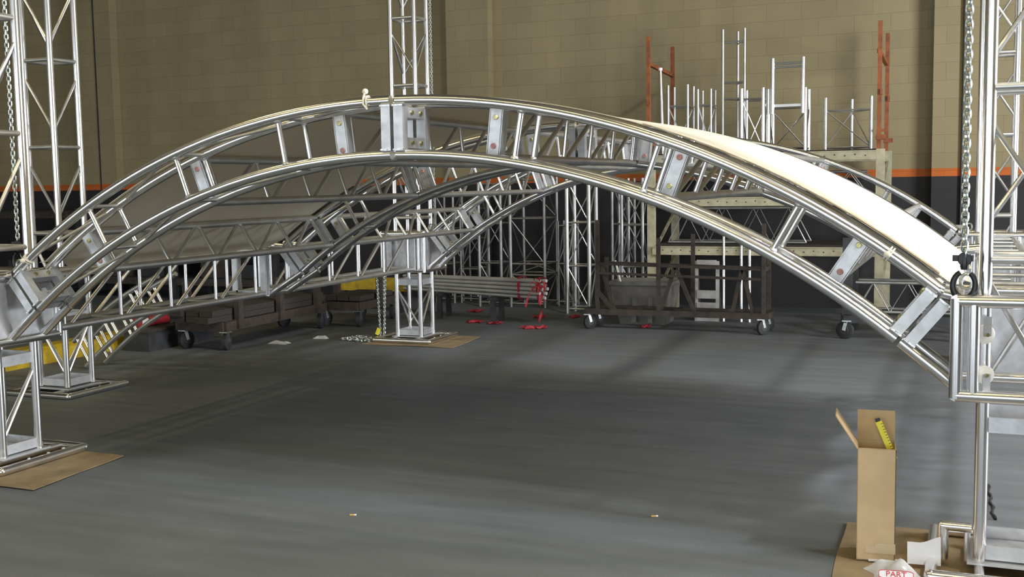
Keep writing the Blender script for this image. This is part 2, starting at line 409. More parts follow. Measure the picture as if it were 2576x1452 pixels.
# ------------------------------------------------------------------ purlins (ladder trusses running back between the arches)
def make_purlin(y0, y1):
    t = thing('purlin_truss', '', 'ladder truss', (XC, y0, ZC), 'ladder purlins between the arches')
    L_ = y1 - y0
    def P(r, y): return Vector((XC, y0+y, ZC+r))
    for r_, nm in ((R-0.004, 'top_chord'), (RB+0.004, 'bottom_chord')):
        MB().tube(P(r_, 0.03), P(r_, L_-0.03), 0.0215, 14).build(nm, M['alu_dull'], t)
    n = 5
    for i in range(n):
        ya, yb = 0.10 + (L_-0.2)*i/n, 0.10 + (L_-0.2)*(i+1)/n
        MB().tube(P(RB+0.02, ya), P(R-0.02, ya), 0.0125, 10).build('rung', M['alu'], t)
        MB().tube(P(RB+0.02, ya+0.05), P(R-0.02, yb-0.04), 0.0125, 10).build('diagonal', M['alu_dull'], t)
    MB().tube(P(RB+0.02, L_-0.1), P(R-0.02, L_-0.1), 0.0125, 10).build('rung', M['alu'], t)
    for y in (0.025, L_-0.025):
        MB().box((XC, y0+y, ZC+(R+RB)/2), (0.050, 0.05, DD-0.058)).build('end_plate', M['plate'], t)
    return t
p1 = make_purlin(B, VM-B); p2 = make_purlin(VM+B, D-B)
PN = {-0.58: 'lowest on the left', -0.353: 'halfway up the left side', -0.113: 'just left of the crown', 0.113: 'just right of the crown', 0.353: 'halfway down the right side', 0.58: 'lowest on the right'}
first = True
for a in (-0.58, -0.353, -0.113, 0.113, 0.353, 0.58):
    for p, bay in ((p1, 'front and middle'), (p2, 'middle and rear')):
        lab = 'ladder purlin between the %s arches, %s' % (bay, PN[a])
        if first: p['label'] = lab; p.rotation_euler = (0, a, 0)
        else: copy_thing(p, lab, rot=(0, a, 0))
    first = False

# ------------------------------------------------------------------ canvas skin over the front bay
rnd = random.Random(4)
Y0C = 0.088
ys = [Y0C + (VM-B-0.05-Y0C)*j/14 for j in range(15)]
def skin_r(t, y):
    sag = 0.0
    for a in (-0.58, -0.353, -0.113, 0.113, 0.353, 0.58): pass
    return R + TR + 0.004 - 0.012*math.sin(PI*max(0, y-Y0C)/(VM-B-0.05-Y0C))*abs(math.cos(13.3*t))
grid = []
nA = 120
for i in range(5):                       # the left end runs down over the eave truss
    row = []
    for j, y in enumerate(ys):
        q = arc(skin_r(-0.665, y), -0.665, y); e_ = Vector((0.262 if y < 0.28 else 0.150, y, 1.148 if y < 0.28 else 1.092 + 0.006*math.sin(9*y)))
        row.append(e_ + (q-e_)*(i/5))
    grid.append(row)
for i in range(nA+1):
    row = []
    for j, y in enumerate(ys):
        e1 = 0.70 + 0.012*math.sin(j*1.3) - (0.035 if j == 0 else 0.012 if j == 1 else 0)
        t_ = -0.665 + (e1+0.665)*i/nA
        yy = y + (0.012*math.sin(i*0.37)+0.008*math.sin(i*0.83) if j == 0 and i > nA*0.8 else 0)
        row.append(arc(skin_r(t_, y), t_, yy))
    grid.append(row)
sk = MB().sheet(grid, 0.003, lambda p: (p - Vector((XC, p.y, ZC))).normalized()).build('roof_canvas', M['canvas'])
tag(sk, 'cream canvas stretched over the front bay between the front and middle arches', 'canvas roof')
grid = []
for i in range(61):
    t_ = 0.30 + 0.365*i/60; w = 0.014 + 0.02*(i/60)**2 + 0.006*math.sin(i*0.9) + 0.004*math.sin(i*2.1)
    grid.append([arc(R+TR+0.0085, t_, Y0C-0.012), arc(R+TR+0.0085, t_, Y0C-0.012+w*1.2), arc(R+TR+0.0088, t_, Y0C-0.012+w*2.4)])
MB().sheet(grid, 0.002, lambda p: (p - Vector((XC, p.y, ZC))).normalized()).build('hem', M['hem'], sk)

# ------------------------------------------------------------------ towers
HB = 0.23             # half width of the sleeve blocks
ZT, ZB_ = 1.083, 0.722
def tower(x, y, top, label, flip=1, low=(0, 1, 2, 3)):
    t = thing('truss_tower', label, 'truss tower', (x, y, 0.05), 'upright truss towers')
    for sx, sy in ((-1, -1), (1, -1), (1, 1), (-1, 1)):
        MB().tube((x+sx*A, y+sy*A, 0.055), (x+sx*A, y+sy*A, top), TR*0.96, 16).build('tower_tube', M['alu'], t)
    for z0, z1 in ((0.062, 0.117), (0.565, 0.625)):
        f = MB()
        for s_ in (-1, 1):
            f.box((x, y+s_*A, (z0+z1)/2), (2*A-0.03, 0.012, z1-z0)).box((x+s_*A, y, (z0+z1)/2), (0.012, 2*A-0.03, z1-z0))
        f.build('tie_plate', M['plate'], t)
    MB().box((x, y, 0.066), (2*A-0.03, 2*A-0.03, 0.006)).build('bottom_plate', M['plate'], t)
    corners = ((-1, -1), (1, -1), (1, 1), (-1, 1))
    def face(k, za, zb, r_=0.0105):
        a0, a1 = corners[k], corners[(k+1) % 4]
        MB().tube((x+a0[0]*A, y+a0[1]*A, za), (x+a1[0]*A, y+a1[1]*A, zb), r_, 8).build('diagonal', M['alu'], t)
    for k in low:
        face(k, 0.54, 0.14) if k in (0, 2) else face(k, 0.14, 0.54)
    for k in range(4): face(k, *((1.17, 0.70) if k in (0, 2) else (0.70, 1.17)))
    z = 1.235; i = 0
    while z < top:
        for k in range(4):
            a0, a1 = corners[k], corners[(k+1) % 4]
            MB().tube((x+a0[0]*A, y+a0[1]*A, z), (x+a1[0]*A, y+a1[1]*A, z), 0.016, 10).build('cross_tube', M['alu_dull'], t)
            if z+0.65 < top:
                up = (k in (0, 2)) == (flip > 0)
                face(k, z+(0.53 if up else 0.12), z+(0.12 if up else 0.53))
        z += 0.65; i += 1
    return t
TOP = 5.2
tower(W, 0, TOP, 'near right tower of four polished tubes beside the tall cardboard box', low=(1,))
tower(0, 0, TOP, 'near left tower of polished tubes at the left edge, carrying the front arch')
tower(0, D, TOP, 'centre back tower of four tubes rising behind the crown of the arch')
tower(W, D, TOP, 'far right tower of tubes seen behind the near right tower')
tower(-1.33, 1.86, TOP, 'far left tower outside the roof, standing before the yellow kerb')

# ------------------------------------------------------------------ sleeve blocks with corner stubs
def block(x, y, sx, sy, label):
    """sx, sy: direction from the tower to the inside of the roof"""
    t = thing('sleeve_block', label, 'sleeve block', (x, y, 0.9), 'sleeve blocks around the towers')
    f = MB()
    for z in (ZT, ZB_):
        for s_ in (-1, 1):
            f.tube((x-HB, y+s_*HB, z), (x+HB, y+s_*HB, z), TR, 14).tube((x+s_*HB, y-HB, z), (x+s_*HB, y+HB, z), TR, 14)
    for ax in (-1, 1):
        for ay in (-1, 1):
            f.tube((x+ax*HB, y+ay*HB, ZB_-0.01), (x+ax*HB, y+ay*HB, ZT+0.01), TR, 14)
    f.build('frame', M['alu'], t)
    # inner uprights beside the rollers
    for ax in (-1, 1):
        MB().tube((x+ax*(HB-0.06), y-HB, ZB_), (x+ax*(HB-0.06), y-HB, ZT), TR*0.9, 12).build('upright', M['alu'], t)
    # sheet plates on the two inner faces
    MB().box((x+sx*(HB-0.004), y, (ZT+ZB_)/2), (0.008, 2*HB-0.05, ZT-ZB_-0.03)).build('side_plate', M['plate'], t)
    MB().box((x, y+sy*(HB-0.004), (ZT+ZB_)/2), (2*HB-0.05, 0.008, ZT-ZB_-0.03)).build('side_plate', M['plate'], t)
    # nylon guide rollers on brackets against each tower tube
    for ax in (-1, 1):
        for ay in (-1, 1):
            for z in (0.955, 0.80):
                c = Vector((x+ax*A, y+ay*(A+0.062), z))
                ro = MB().disc(c, (1, 0, 0) if False else (0.5, 0.87*ay, 0), 0.036, 0.026, 22).build('roller', M['nylon'], t)
                bk = MB(); d_ = 1 if z > 0.9 else -1
                for q in (-0.018, 0.018):
                    bk.box(c + Vector((0.5*q, 0.87*ay*q, d_*0.032)), (0.03, 0.006, 0.075), Matrix.Rotation(-ay*0.52, 3, 'Z'))
                bk.build('roller_bracket', M['plate'], ro)
                MB().disc(c, (0.5, 0.87*ay, 0), 0.008, 0.05, 8).build('axle', M['zinc'], ro)
    # lifting eye on the top
    MB().path([Vector((x-sx*0.0+sx*0.20, y+0.0, ZT+0.055)) + Vector((0.022*math.cos(w), 0, 0.030*math.sin(w))) for w in [2*PI*i/14 for i in range(14)]], 0.007, 8, closed=True).build('lifting_eye', M['galv'], t)
    # wedge stub that takes the arch
    te = sx*-1*TS
    tn = Vector((math.cos(te), 0, -math.sin(te))); n_ = Vector((math.sin(te), 0, math.cos(te)))
    s2 = -sx                         # arch side sign
    xs = x + sx*HB
    for yy in (-B, B):
        a0 = arc(R, te, y+yy); b0 = arc(RB, te, y+yy)
        MB().tube(a0 + tn*s2*0.004, Vector((xs, y+yy, ZT+0.005)), TR, 16).build('stub_tube', M['alu'], t)
        MB().tube(b0 + tn*s2*0.004, Vector((xs, y+yy, ZB_+0.015)), TR, 16).build('stub_tube', M['alu'], t)
        p0, p1_, _ = post(te, y+yy, off=s2*0.033); so = MB().bar(p0, p1_, 0.048, 0.048, (0, 1, 0)).build('splice_post', M['plate'], t)
        MB().bar(p0, p0+n_*0.008, 0.062, 0.054, (0, 1, 0)).build('weld', M['weld'], so); MB().bar(p1_-n_*0.008, p1_, 0.062, 0.054, (0, 1, 0)).build('weld', M['weld'], so)
    for r_ in (RB+0.055, R-0.055):
        c = arc(r_, te, y) + tn*(s2*0.033); MB().bar(c - Vector((0, B-0.024, 0)), c + Vector((0, B-0.024, 0)), 0.05, 0.044, n_).build('tie_plate', M['plate'], so)
    return t
block(W, 0, -1, 1, 'near right sleeve block with white nylon rollers, hung from the black hook')
block(0, 0, 1, 1, 'near left sleeve block with grey side plate at the foot of the front arch')
block(0, D, 1, -1, 'back sleeve block with pale plates around the centre back tower')
block(W, D, -1, -1, 'far right sleeve block seen behind the near right tower')

# ------------------------------------------------------------------ eave trusses and the middle arch feet on them
EZT, EZB = 1.055, 0.738
def eave(x, y0, y1, label):
    t = thing('eave_truss', label, 'eave truss', (x, y0, 0.9), 'straight eave trusses')
    for sx in (-1, 1):
        for z, nm in ((EZT, 'top_chord'), (EZB, 'bottom_chord')):
            MB().tube((x+sx*A, y0, z), (x+sx*A, y1, z), TR*0.9, 14).build(nm, M['alu_dull'], t)
        n = 4
        for i in range(n):
            ya, yb = y0+0.12+(y1-y0-0.24)*i/n, y0+0.12+(y1-y0-0.24)*(i+1)/n
            MB().tube((x+sx*A, ya, EZB), (x+sx*A, ya, EZT), 0.0125, 10).build('rung', M['alu'], t)
            MB().tube((x+sx*A, ya+0.04, EZB), (x+sx*A, yb-0.04, EZT), 0.0125, 10).build('diagonal', M['alu_dull'], t)
        MB().tube((x+sx*A, y1-0.12, EZB), (x+sx*A, y1-0.12, EZT), 0.0125, 10).build('rung', M['alu'], t)
    for i in range(5):
        yy = y0+0.12+(y1-y0-0.24)*i/4
        for z in (EZT, EZB):
            MB().tube((x-A, yy, z), (x+A, yy, z), 0.011, 8).build('cross_tube', M['alu_dull'], t)
    for y in (y0+0.012, y1-0.012):
        f = MB()
        for s_ in (-1, 1):
            f.box((x+s_*A, y, (EZT+EZB)/2), (0.05, 0.022, EZT-EZB+0.03)).box((x, y, (EZT+EZB)/2+s_*(EZT-EZB)/2), (2*A, 0.022, 0.045))
        f.build('end_frame', M['plate'], t)
    return t
for x, sd in ((0, 'left'), (W, 'right')):
    eave(x, HB+0.03, VM-0.17, '%s eave truss from the near %s block back to the middle arch foot' % (sd, sd))
    eave(x, VM+0.17, D-HB-0.03, '%s eave truss from the middle arch foot back to the rear block' % sd)
def arch_foot(x, sx, label):
    y = VM
    t = thing('arch_mount', label, 'arch foot', (x, y, 0.9), 'feet of the middle arch')
    f = MB()
    for ax in (-1, 1):
        for ay in (-1, 1):
            f.tube((x+ax*A, y+ay*0.145, EZB-0.02), (x+ax*A, y+ay*0.145, EZT+0.02), TR*0.9, 12)
        for z in (EZT, EZB):
            f.tube((x+ax*A, y-0.165, z), (x+ax*A, y+0.165, z), TR*0.9, 12)
    for ay in (-1, 1):
        for z in (EZT, EZB): f.tube((x-A, y+ay*0.145, z), (x+A, y+ay*0.145, z), TR*0.9, 12)
    f.build('frame', M['alu'], t)
    for ay in (-1, 1):
        f = MB()
        for s_ in (-1, 1):
            f.box((x+s_*A, y+ay*0.158, (EZT+EZB)/2), (0.055, 0.02, EZT-EZB+0.03)).box((x, y+ay*0.158, (EZT+EZB)/2+s_*(EZT-EZB)/2), (2*A, 0.02, 0.045))
        f.build('end_frame', M['plate'], t)
    te = -sx*TS; s2 = -sx
    tn = Vector((math.cos(te), 0, -math.sin(te))); n_ = Vector((math.sin(te), 0, math.cos(te)))
    for yy in (-B, B):
        MB().tube(arc(R, te, y+yy) + tn*s2*0.004, Vector((x+sx*A, y+yy, EZT+0.06)), TR, 14).build('stub_tube', M['alu'], t)
        MB().tube(arc(RB, te, y+yy) + tn*s2*0.004, Vector((x+sx*A, y+yy, EZB-0.015)), TR, 14).build('stub_tube', M['alu'], t)
        a_, b_, _ = post(te, y+yy, off=s2*0.033); MB().bar(a_, b_, 0.048, 0.048, (0, 1, 0)).build('splice_post', M['plate'], t)
    return t
arch_foot(0, 1, 'left foot of the middle arch, bolted into the left eave truss')
arch_foot(W, -1, 'right foot of the middle arch, bolted into the right eave truss')

# ------------------------------------------------------------------ base frames and the cardboard under them
def base(x, y, label, zf=0.006, raised=False):
    t = thing('base_frame', label, 'tower base', (x, y, 0), 'tower base frames')
    h = 0.305; z = zf+0.024
    f = MB()
    for s_ in (-1, 1):
        f.tube((x-h, y+s_*h, z), (x+h, y+s_*h, z), 0.024, 14).tube((x+s_*h, y-h, z), (x+s_*h, y+h, z), 0.024, 14)
    for ax in (-1, 1):
        for ay in (-1, 1): f.ball((x+ax*h, y+ay*h, z), 0.0255, 12)
    f.build('frame', M['alu'], t)
    for s_ in (-1, 1): MB().tube((x+s_*A, y-h, z+0.002), (x+s_*A, y+h, z+0.002), 0.018, 10).build('cross_rail', M['alu_dull'], t)
    MB().box((x, y, z+0.021), (2*A+0.09, 2*A+0.09, 0.008)).build('foot_plate', M['plate'], t)
    for q in ((0.235, 0.1), (0.24, -0.05), (0.23, 0.22)): MB().ball((x+q[0], y+q[1], z+0.004), 0.012, 8).build('bolt_head', M['galv'], t)
    if raised:
        for yy in (-0.08,):
            rr = MB()
            rr.tube((x-0.265, y+yy, z), (x-0.265, y+yy, 0.165), 0.02, 12).tube((x-0.265, y+yy, 0.165), (x-A-0.03, y+yy, 0.165), 0.02, 12)
            rr.ball((x-0.265, y+yy, 0.165), 0.0205, 10)
            rr.tube((x-A-0.045, y+yy, z), (x-A-0.045, y+yy, 0.165), 0.012, 8)
            rr.build('raised_rail', M['alu'], t)
    return t
base(W, 0, 'base frame of the near right tower with a raised side rail', 0.006, True)
base(0, 0, 'base frame of the near left tower on tan cardboard', 0.006)
base(0, D, 'base frame of the centre back tower beside a heap of chain', 0.006)
base(W, D, 'base frame of the far right tower', 0.0)
base(-1.33, 1.86, 'base frame of the far left tower on the bare floor', 0.0)

def cardsheet(pts, label, curl=0.0, seed=1):
    r_ = random.Random(seed)
    pts = [Vector((p[0], p[1], 0)) for p in pts]
    n = 14; grid = []
    for i in range(n+1):
        a = i/n; row = []
        for j in range(n+1):
            b_ = j/n
            p = (pts[0]*(1-a) + pts[1]*a)*(1-b_) + (pts[3]*(1-a) + pts[2]*a)*b_
            edge = max(0, max(abs(a-0.5), abs(b_-0.5))*2-0.86)/0.14
            jit = 0.006*math.sin(9*a+3*seed)*math.cos(7*b_) if edge > 0 else 0
            row.append(Vector((p.x+jit, p.y+jit*0.7, 0.001 + edge*curl*(0.4+0.6*math.sin(3*a+2*b_+seed)**2))))
        grid.append(row)
    return tag(MB().sheet(grid, 0.004, (0, 0, 1)).build('cardboard_sheet', M['card_sheet']), label, 'cardboard')
cardsheet([(-0.42, -0.45), (0.69, -0.47), (0.62, 0.28), (-0.40, 0.36)], 'flattened cardboard under the near left tower base', 0.006, 2)
cardsheet([(-0.36, D-0.46), (0.63, D-0.44), (0.58, D+0.33), (-0.36, D+0.34)], 'flattened cardboard under the centre back tower base', 0.004, 3)
cardsheet([(4.70, -0.52), (5.80, -0.52), (5.78, 0.37), (4.68, 0.36)], 'flattened cardboard under the near right base and the tall box', 0.003, 5)

# ------------------------------------------------------------------ chain hoists
def link_ring(c, ax, ln, wd, r):
    """racetrack link centred at c, long axis z, lying in the plane containing ax"""
    a = Vector(ax); pts = []
    for i in range(12):
        w = 2*PI*i/12
        pts.append(Vector(c) + a*(wd/2*math.cos(w)) + Vector((0, 0, (ln/2-wd/2)*(1 if math.sin(w) > 1e-6 else -1 if math.sin(w) < -1e-6 else 0) + wd/2*math.sin(w))))
    return pts, r
def chain(x, y, z0, z1, pitch, label, tilt=0.0):
    mb = MB(); z = z0; i = 0
    while z < z1:
        pts, r = link_ring((x + tilt*(z-z0), y, z), (0.92, 0.39, 0) if i % 2 else (-0.39, 0.92, 0), pitch*1.45, pitch*0.85, pitch*0.17)
        mb.path(pts, r, 6, closed=True); z += pitch; i += 1
    return mb
def hook(x, y, z, t):
    mb = MB()
    mb.path([(x, y, z+0.062), (x, y, z+0.04), (x, y, z+0.015)], [0.014, 0.017, 0.014], 10)
    pts = []; rad = []
    for i in range(22):
        w = PI*0.62 + 2*PI*0.86*i/21
        pts.append((x + 0.040*math.cos(w), y, z-0.045 + 0.052*math.sin(w))); rad.append(0.010 + 0.004*math.sin(PI*i/21))
    mb.path(pts, rad, 10)
    h_ = mb.build('hook', M['black'], t)
    MB().disc((x, y, z+0.055), (0, 1, 0), 0.026, 0.026, 16).box((x-0.006, y, z+0.058), (0.075, 0.022, 0.022)).build('hook_block', M['black'], h_)
    MB().bar((x+0.012, y, z+0.0), (x+0.033, y, z-0.045), 0.008, 0.005).build('safety_latch', M['galv'], h_)
t = thing('chain_hoist', 'lifting chain with a black hook hanging at the near right tower', 'chain hoist', (5.15, -0.19, 1.2))
chain(5.150, -0.19, 1.262, 4.4, 0.0275, '').build('chain', M['galv'], t); hook(5.152, -0.19, 1.185, t)
t = thing('chain_hoist', 'thin lifting chain with a black hook hanging at the near left tower', 'chain hoist', (0.0, 0.2, 1.2))
chain(-0.012, 0.2, 1.27, 4.4, 0.024, '').build('chain', M['galv'], t); hook(-0.01, 0.2, 1.19, t)
t = thing('chain_hoist', 'chain hanging down to the floor left of the centre back tower', 'chain hoist', (-0.25, D-0.15, 0.0))
mb = chain(-0.262, D-0.17, 0.06, 0.66, 0.022, '', 0.02)
for (q, dx) in ((0.012, -0.05), (-0.02, 0.04)):
    z = 0.06; i = 0
    while z < 0.66:
        pts, r = link_ring((-0.255+q*3 + dx*(0.66-z), D-0.2, z), (1, 0, 0) if i % 2 else (0, 1, 0), 0.032, 0.019, 0.004); mb.path(pts, r, 5, closed=True); z += 0.022; i += 1
mb.build('chain', M['galv'], t)
MB().box((-0.31, D-0.22, 0.10), (0.035, 0.012, 0.07), Matrix.Rotation(0.4, 3, 'Y')).build('yellow_tag', M['yellow_bright'], t)
t = thing('chain_hoist', 'thin chain beside the top of the centre back tower', 'chain hoist', (0.16, D+0.16, 1.1))
chain(0.165, D+0.16, 1.12, 4.6, 0.022, '').build('chain', M['galv'], t)
rnd = random.Random(8); mb = MB()
for i in range(150):
    r_ = rnd.random()**0.6
    w = rnd.random()*2*PI
    c = Vector((-0.50 + 0.24*r_*math.cos(w), 4.97 + 0.10*r_*math.sin(w), 0.010 + 0.05*(1-r_)*rnd.random()))
    ax = Matrix.Rotation(rnd.random()*6.3, 3, 'Z') @ Matrix.Rotation(rnd.uniform(0.9, 2.2), 3, 'X')
    pts, rr = link_ring((0, 0, 0), (1, 0, 0), 0.034, 0.020, 0.0042)
    mb.path([c + ax @ p for p in pts], rr, 5, closed=True)
tag(mb.build('chain_heap', M['galv']), 'heap of loose chain on the floor left of the centre back base', 'chain', None, 'stuff')

# ------------------------------------------------------------------ ball bungees on the front arch
def bungee(tq, label, side=-1, drop=True):
    c = arc(R, tq, -B); n_ = Vector((math.sin(tq), 0, math.cos(tq)))
    t = thing('ball_bungee', label, 'ball bungee', tuple(c), 'ball bungees on the front arch')
    b0 = c + n_*0.05 + Vector((0, -0.004, 0)) if drop else c + Vector((0.0, -0.036, -0.004))
    MB().ball(b0, 0.0145).build('ball', M['cream_ball'], t)
    tn = Vector((math.cos(tq), 0, -math.sin(tq)))
    mb = MB()
    mb.path([c + (TR+0.004)*(math.cos(w)*n_ + math.sin(w)*Vector((0, 1, 0))) for w in [2*PI*i/16 for i in range(16)]], 0.004, 6, closed=True)
    mb.path([c + tn*0.012 + (TR+0.004)*(math.cos(w)*n_ + math.sin(w)*Vector((0, 1, 0))) for w in [2*PI*i/16 for i in range(16)]], 0.004, 6, closed=True)
    if drop: mb.path([b0, c + n_*0.02 + Vector((0, -0.026, 0)), c - n_*0.01 + Vector((0, -0.032, 0)), c - n_*0.035 + Vector((0.004, -0.02, 0)) + tn*0.01], 0.005, 6)
    mb.build('elastic_cord', M['cream_ball'], t)
bungee(-0.038, 'cream ball bungee standing up on the front arch just left of its crown')
bungee(-0.645, 'cream ball bungee looped round the left end of the front arch', drop=False)
bungee(0.611, 'white ball bungee tied round the front arch near its right end', drop=False)

# ------------------------------------------------------------------ tall cardboard box and litter
n_ = Vector((0.9950, 0.0999, 0)); f_ = Vector((-0.0999, 0.9950, 0)); up = Vector((0, 0, 1))
o_ = Vector((4.842, -0.142, 0.007))
BW, BD, BH = 0.148, 0.165, 0.462
def bx(u, d, z): return o_ + n_*u + f_*d + up*z
t = thing('cardboard_box', 'tall open cardboard box standing beside the near right tower', 'box', tuple(o_ + f_*BD/2))
th_ = 0.0035
mb = MB()
Rb = Matrix((n_, f_, up)).transposed()
mb.box(bx(0, th_/2, BH/2), (BW, th_, BH), Rb).box(bx(0, BD-th_/2, BH/2), (BW, th_, BH), Rb)
mb.box(bx(-BW/2+th_/2, BD/2, BH/2), (th_, BD, BH), Rb).box(bx(BW/2-th_/2, BD/2, BH/2), (th_, BD, BH), Rb).box(bx(0, BD/2, 0.003), (BW, BD, 0.006), Rb)
mb.build('body', M['card'], t, False)
def flap(p0, p1, out, ln, nm):
    p0, p1, out = Vector(p0), Vector(p1), Vector(out).normalized()
    nn = (p1-p0).cross(out).normalized()*th_
    MB().poly([p0, p1, p1 + out*ln, p0 + out*ln], nn).build(nm, M['card_in'], t, False)
flap(bx(-BW/2, BD, BH), bx(BW/2, BD, BH), up*1.0 + f_*0.12, 0.125, 'flap')
flap(bx(-BW/2, BD, BH), bx(-BW/2, 0, BH), up*0.80 - n_*0.52, 0.155, 'flap')
flap(bx(-BW/2+0.004, 0.005, BH), bx(BW/2-0.004, 0.005, BH), f_*0.45 - up*0.9, 0.08, 'flap')
MB().box(bx(0.018, -0.001, 0.048), (0.115, 0.0012, 0.028), Rb).box(bx(0.036, -0.0015, 0.066), (0.078, 0.0012, 0.022), Rb).build('tape', M['tape'], t, False)
t2 = thing('tape_rule', 'yellow tape rule sticking up out of the tall cardboard box', 'tape rule', tuple(bx(0.045, 0.05, BH)))
pa, pb = bx(0.070, 0.10, BH-0.06), bx(0.008, 0.135, BH+0.085)
MB().bar(pa, pb, 0.026, 0.003, n_).build('blade', M['yellow_bright'], t2, False)
mb = MB()
for i in range(12):
    q = pa + (pb-pa)*(0.1+0.075*i); dd = (pb-pa).normalized(); sd = (n_ - dd*n_.dot(dd)).normalized(); ot = dd.cross(sd).normalized()
    if ot.dot(f_) > 0: ot = -ot
    mb.bar(q + ot*0.002 + sd*0.004, q + ot*0.002 + sd*0.012, 0.002, 0.001, dd)
mb.build('tick_marks', M['blackink'], t2, False)
MB().bar(pb - Vector((0, 0, 0.004)), pb + (pb-pa).normalized()*0.014, 0.02, 0.004, n_).build('end_hook', M['dark'], t2, False)

def crumple(c, sx, sy, h, label, name, material, seed, cat, n=16, rot=0.0):
    r_ = random.Random(seed); ph = [r_.uniform(0, 6.28) for _ in range(8)]
    grid = []
    for i in range(n+1):
        row = []
        for j in range(n+1):
            a, b_ = i/n*2-1, j/n*2-1
            e = max(0, 1-max(abs(a), abs(b_))**2)
            z = h*e*(0.65 + 0.2*math.sin(3.2*a+ph[0]+2*b_) + 0.16*math.sin(4.3*b_+ph[1]-3*a) + 0.07*math.sin(9*a+ph[2])*math.cos(8*b_+ph[3])) + 0.001
            x_, y_ = a*sx*(1+0.12*math.sin(4*b_+ph[4])), b_*sy*(1+0.15*math.sin(3*a+ph[5]))
            row.append(Vector((c[0] + x_*math.cos(rot)-y_*math.sin(rot), c[1] + x_*math.sin(rot)+y_*math.cos(rot), c[2]+max(0.001, z))))
        grid.append(row)
    o = MB().sheet(grid, 0.0012, (0, 0, 1)).build(name, material, None, True)
    return tag(o, label, cat) if label else o
bag = crumple((4.925, -0.285, 0.006), 0.088, 0.095, 0.075, 'crinkled clear plastic bag with red printing in front of the tall box', 'plastic_bag', M['bag'], 3, 'plastic bag', 20, 0.38)
lb = MB(); c0 = Vector((4.935, -0.385, 0.045))
def rect_ring(c, w, h, th, dz):
    out = []
    for i in range(28):
        a = 2*PI*i/28; ex = 0.35
        x_ = w/2*math.copysign(abs(math.cos(a))**ex, math.cos(a)); y_ = h/2*math.copysign(abs(math.sin(a))**ex, math.sin(a)); out.append(c + n_*x_ + (f_*0.75 + up*0.66).normalized()*y_)
    return out
lab_n = (f_*0.75 + up*0.66).normalized()
rr_ = rect_ring(c0, 0.125, 0.034, 0, 0)
lo = MB().poly(rr_, (n_.cross(lab_n))*0.001).build('paper_label', M['paper'], bag, False)
MB().path([p + n_.cross(lab_n)*0.0015 for p in rr_], 0.0014, 5, closed=True).build('label_border', M['redink'], lo, False)
fc = bpy.data.curves.new('label_print', 'FONT'); fc.body = 'PART'; fc.size = 0.032; fc.extrude = 0.0003; fc.align_x = 'CENTER'; fc.align_y = 'CENTER'; fc.materials.append(M['redink'])
fo = bpy.data.objects.new('label_print', fc); C.objects.link(fo)
fo.matrix_world = Matrix.Translation(c0 + n_.cross(lab_n)*0.0025 if n_.cross(lab_n).z > 0 else c0 - n_.cross(lab_n)*0.0025) @ Matrix((n_, lab_n, n_.cross(lab_n))).transposed().to_4x4()
bpy.context.view_layer.update()
_me = bpy.data.meshes.new_from_object(fo.evaluated_get(bpy.context.evaluated_depsgraph_get()))
_me.transform(fo.matrix_world); bpy.data.objects.remove(fo)
fo = bpy.data.objects.new('label_print', _me); C.objects.link(fo); fo.parent = lo
pp = MB(); g = []
for i in range(9):
    row = []
    for j in range(7):
        a, b_ = i/8, j/6
        p = Vector((4.965, -0.175, 0.012)) + n_*(0.125*a) + f_*(0.03*b_) + up*(0.012 + 0.075*b_ + 0.006*math.sin(6*a+2*b_)*b_ + 0.028*a*b_); row.append(p)
    g.append(row)
tag(MB().sheet(g, 0.0008, (0, -1, 0.2)).build('paper_sheet', M['paper']), 'creased white paper sheet leaning behind the plastic bag', 'paper')
tag(MB().bar((4.815, -0.150, 0.013), (4.925, -0.118, 0.013), 0.006, 0.016, (0, 0, 1)).build('paper_strip', M['paper'], None, False), 'narrow white strip lying at the foot of the tall box', 'paper strip')
for q, lab in (((2.497, -0.284), 'cigarette end on the open floor, the left one of two'), ((3.841, 0.169), 'cigarette end on the open floor, the right one of two')):
    t = thing('cigarette_end', lab, 'cigarette end', (q[0], q[1], 0.0), 'cigarette ends on the floor')
    p = Vector((q[0], q[1], 0.0042)); d_ = Vector((0.9, 0.42, 0))
    MB().tube(p - d_*0.016, p + d_*0.006, 0.0042, 8).build('filter', mat('filter_paper', (0.60, 0.36, 0.10), 0.8), t)
    MB().tube(p + d_*0.006, p + d_*0.016, 0.0040, 8).build('paper', M['paper'], t)

# ------------------------------------------------------------------ truss sections stood against the back wall and on the rack
def section(name, x0, x1, y, dy, z0, z1, label, cat='truss section', group=None, r=0.02, bays=None, material=None, legs=4, diag=True, rung_z=None, rad=0.008):
    material = material or M['alu_dull']
    xm = (x0+x1)/2
    t = thing(name, label, cat, (xm, y+dy/2, z0), group)
    pts = [(x0, y), (x1, y), (x1, y+dy), (x0, y+dy)] if legs == 4 else [(x0, y), (x1, y), (xm, y+dy)]
    for p in pts: MB().tube((p[0], p[1], z0+0.002), (p[0], p[1], z1), r, 10).build('chord', material, t)
    zs = rung_z
    if zs is None:
        bays = bays or max(1, round((z1-z0)/0.5)); zs = [z0+0.06 + (z1-z0-0.12)*i/bays for i in range(bays+1)]
    for z in zs:
        m_ = MB()
        for i in range(len(pts)):
            a, b_ = pts[i], pts[(i+1) % len(pts)]; m_.tube((a[0], a[1], z), (b_[0], b_[1], z), rad*1.25, 8)
        m_.build('ring', material, t)
    if diag:
        for i in range(len(zs)-1):
            for k in range(len(pts)):
                a, b_ = pts[k], pts[(k+1) % len(pts)]
                za, zb = (zs[i], zs[i+1]) if (i+k) % 2 else (zs[i+1], zs[i])
                MB().tube((a[0], a[1], za), (b_[0], b_[1], zb), rad, 6).build('diagonal', material, t)
    return t
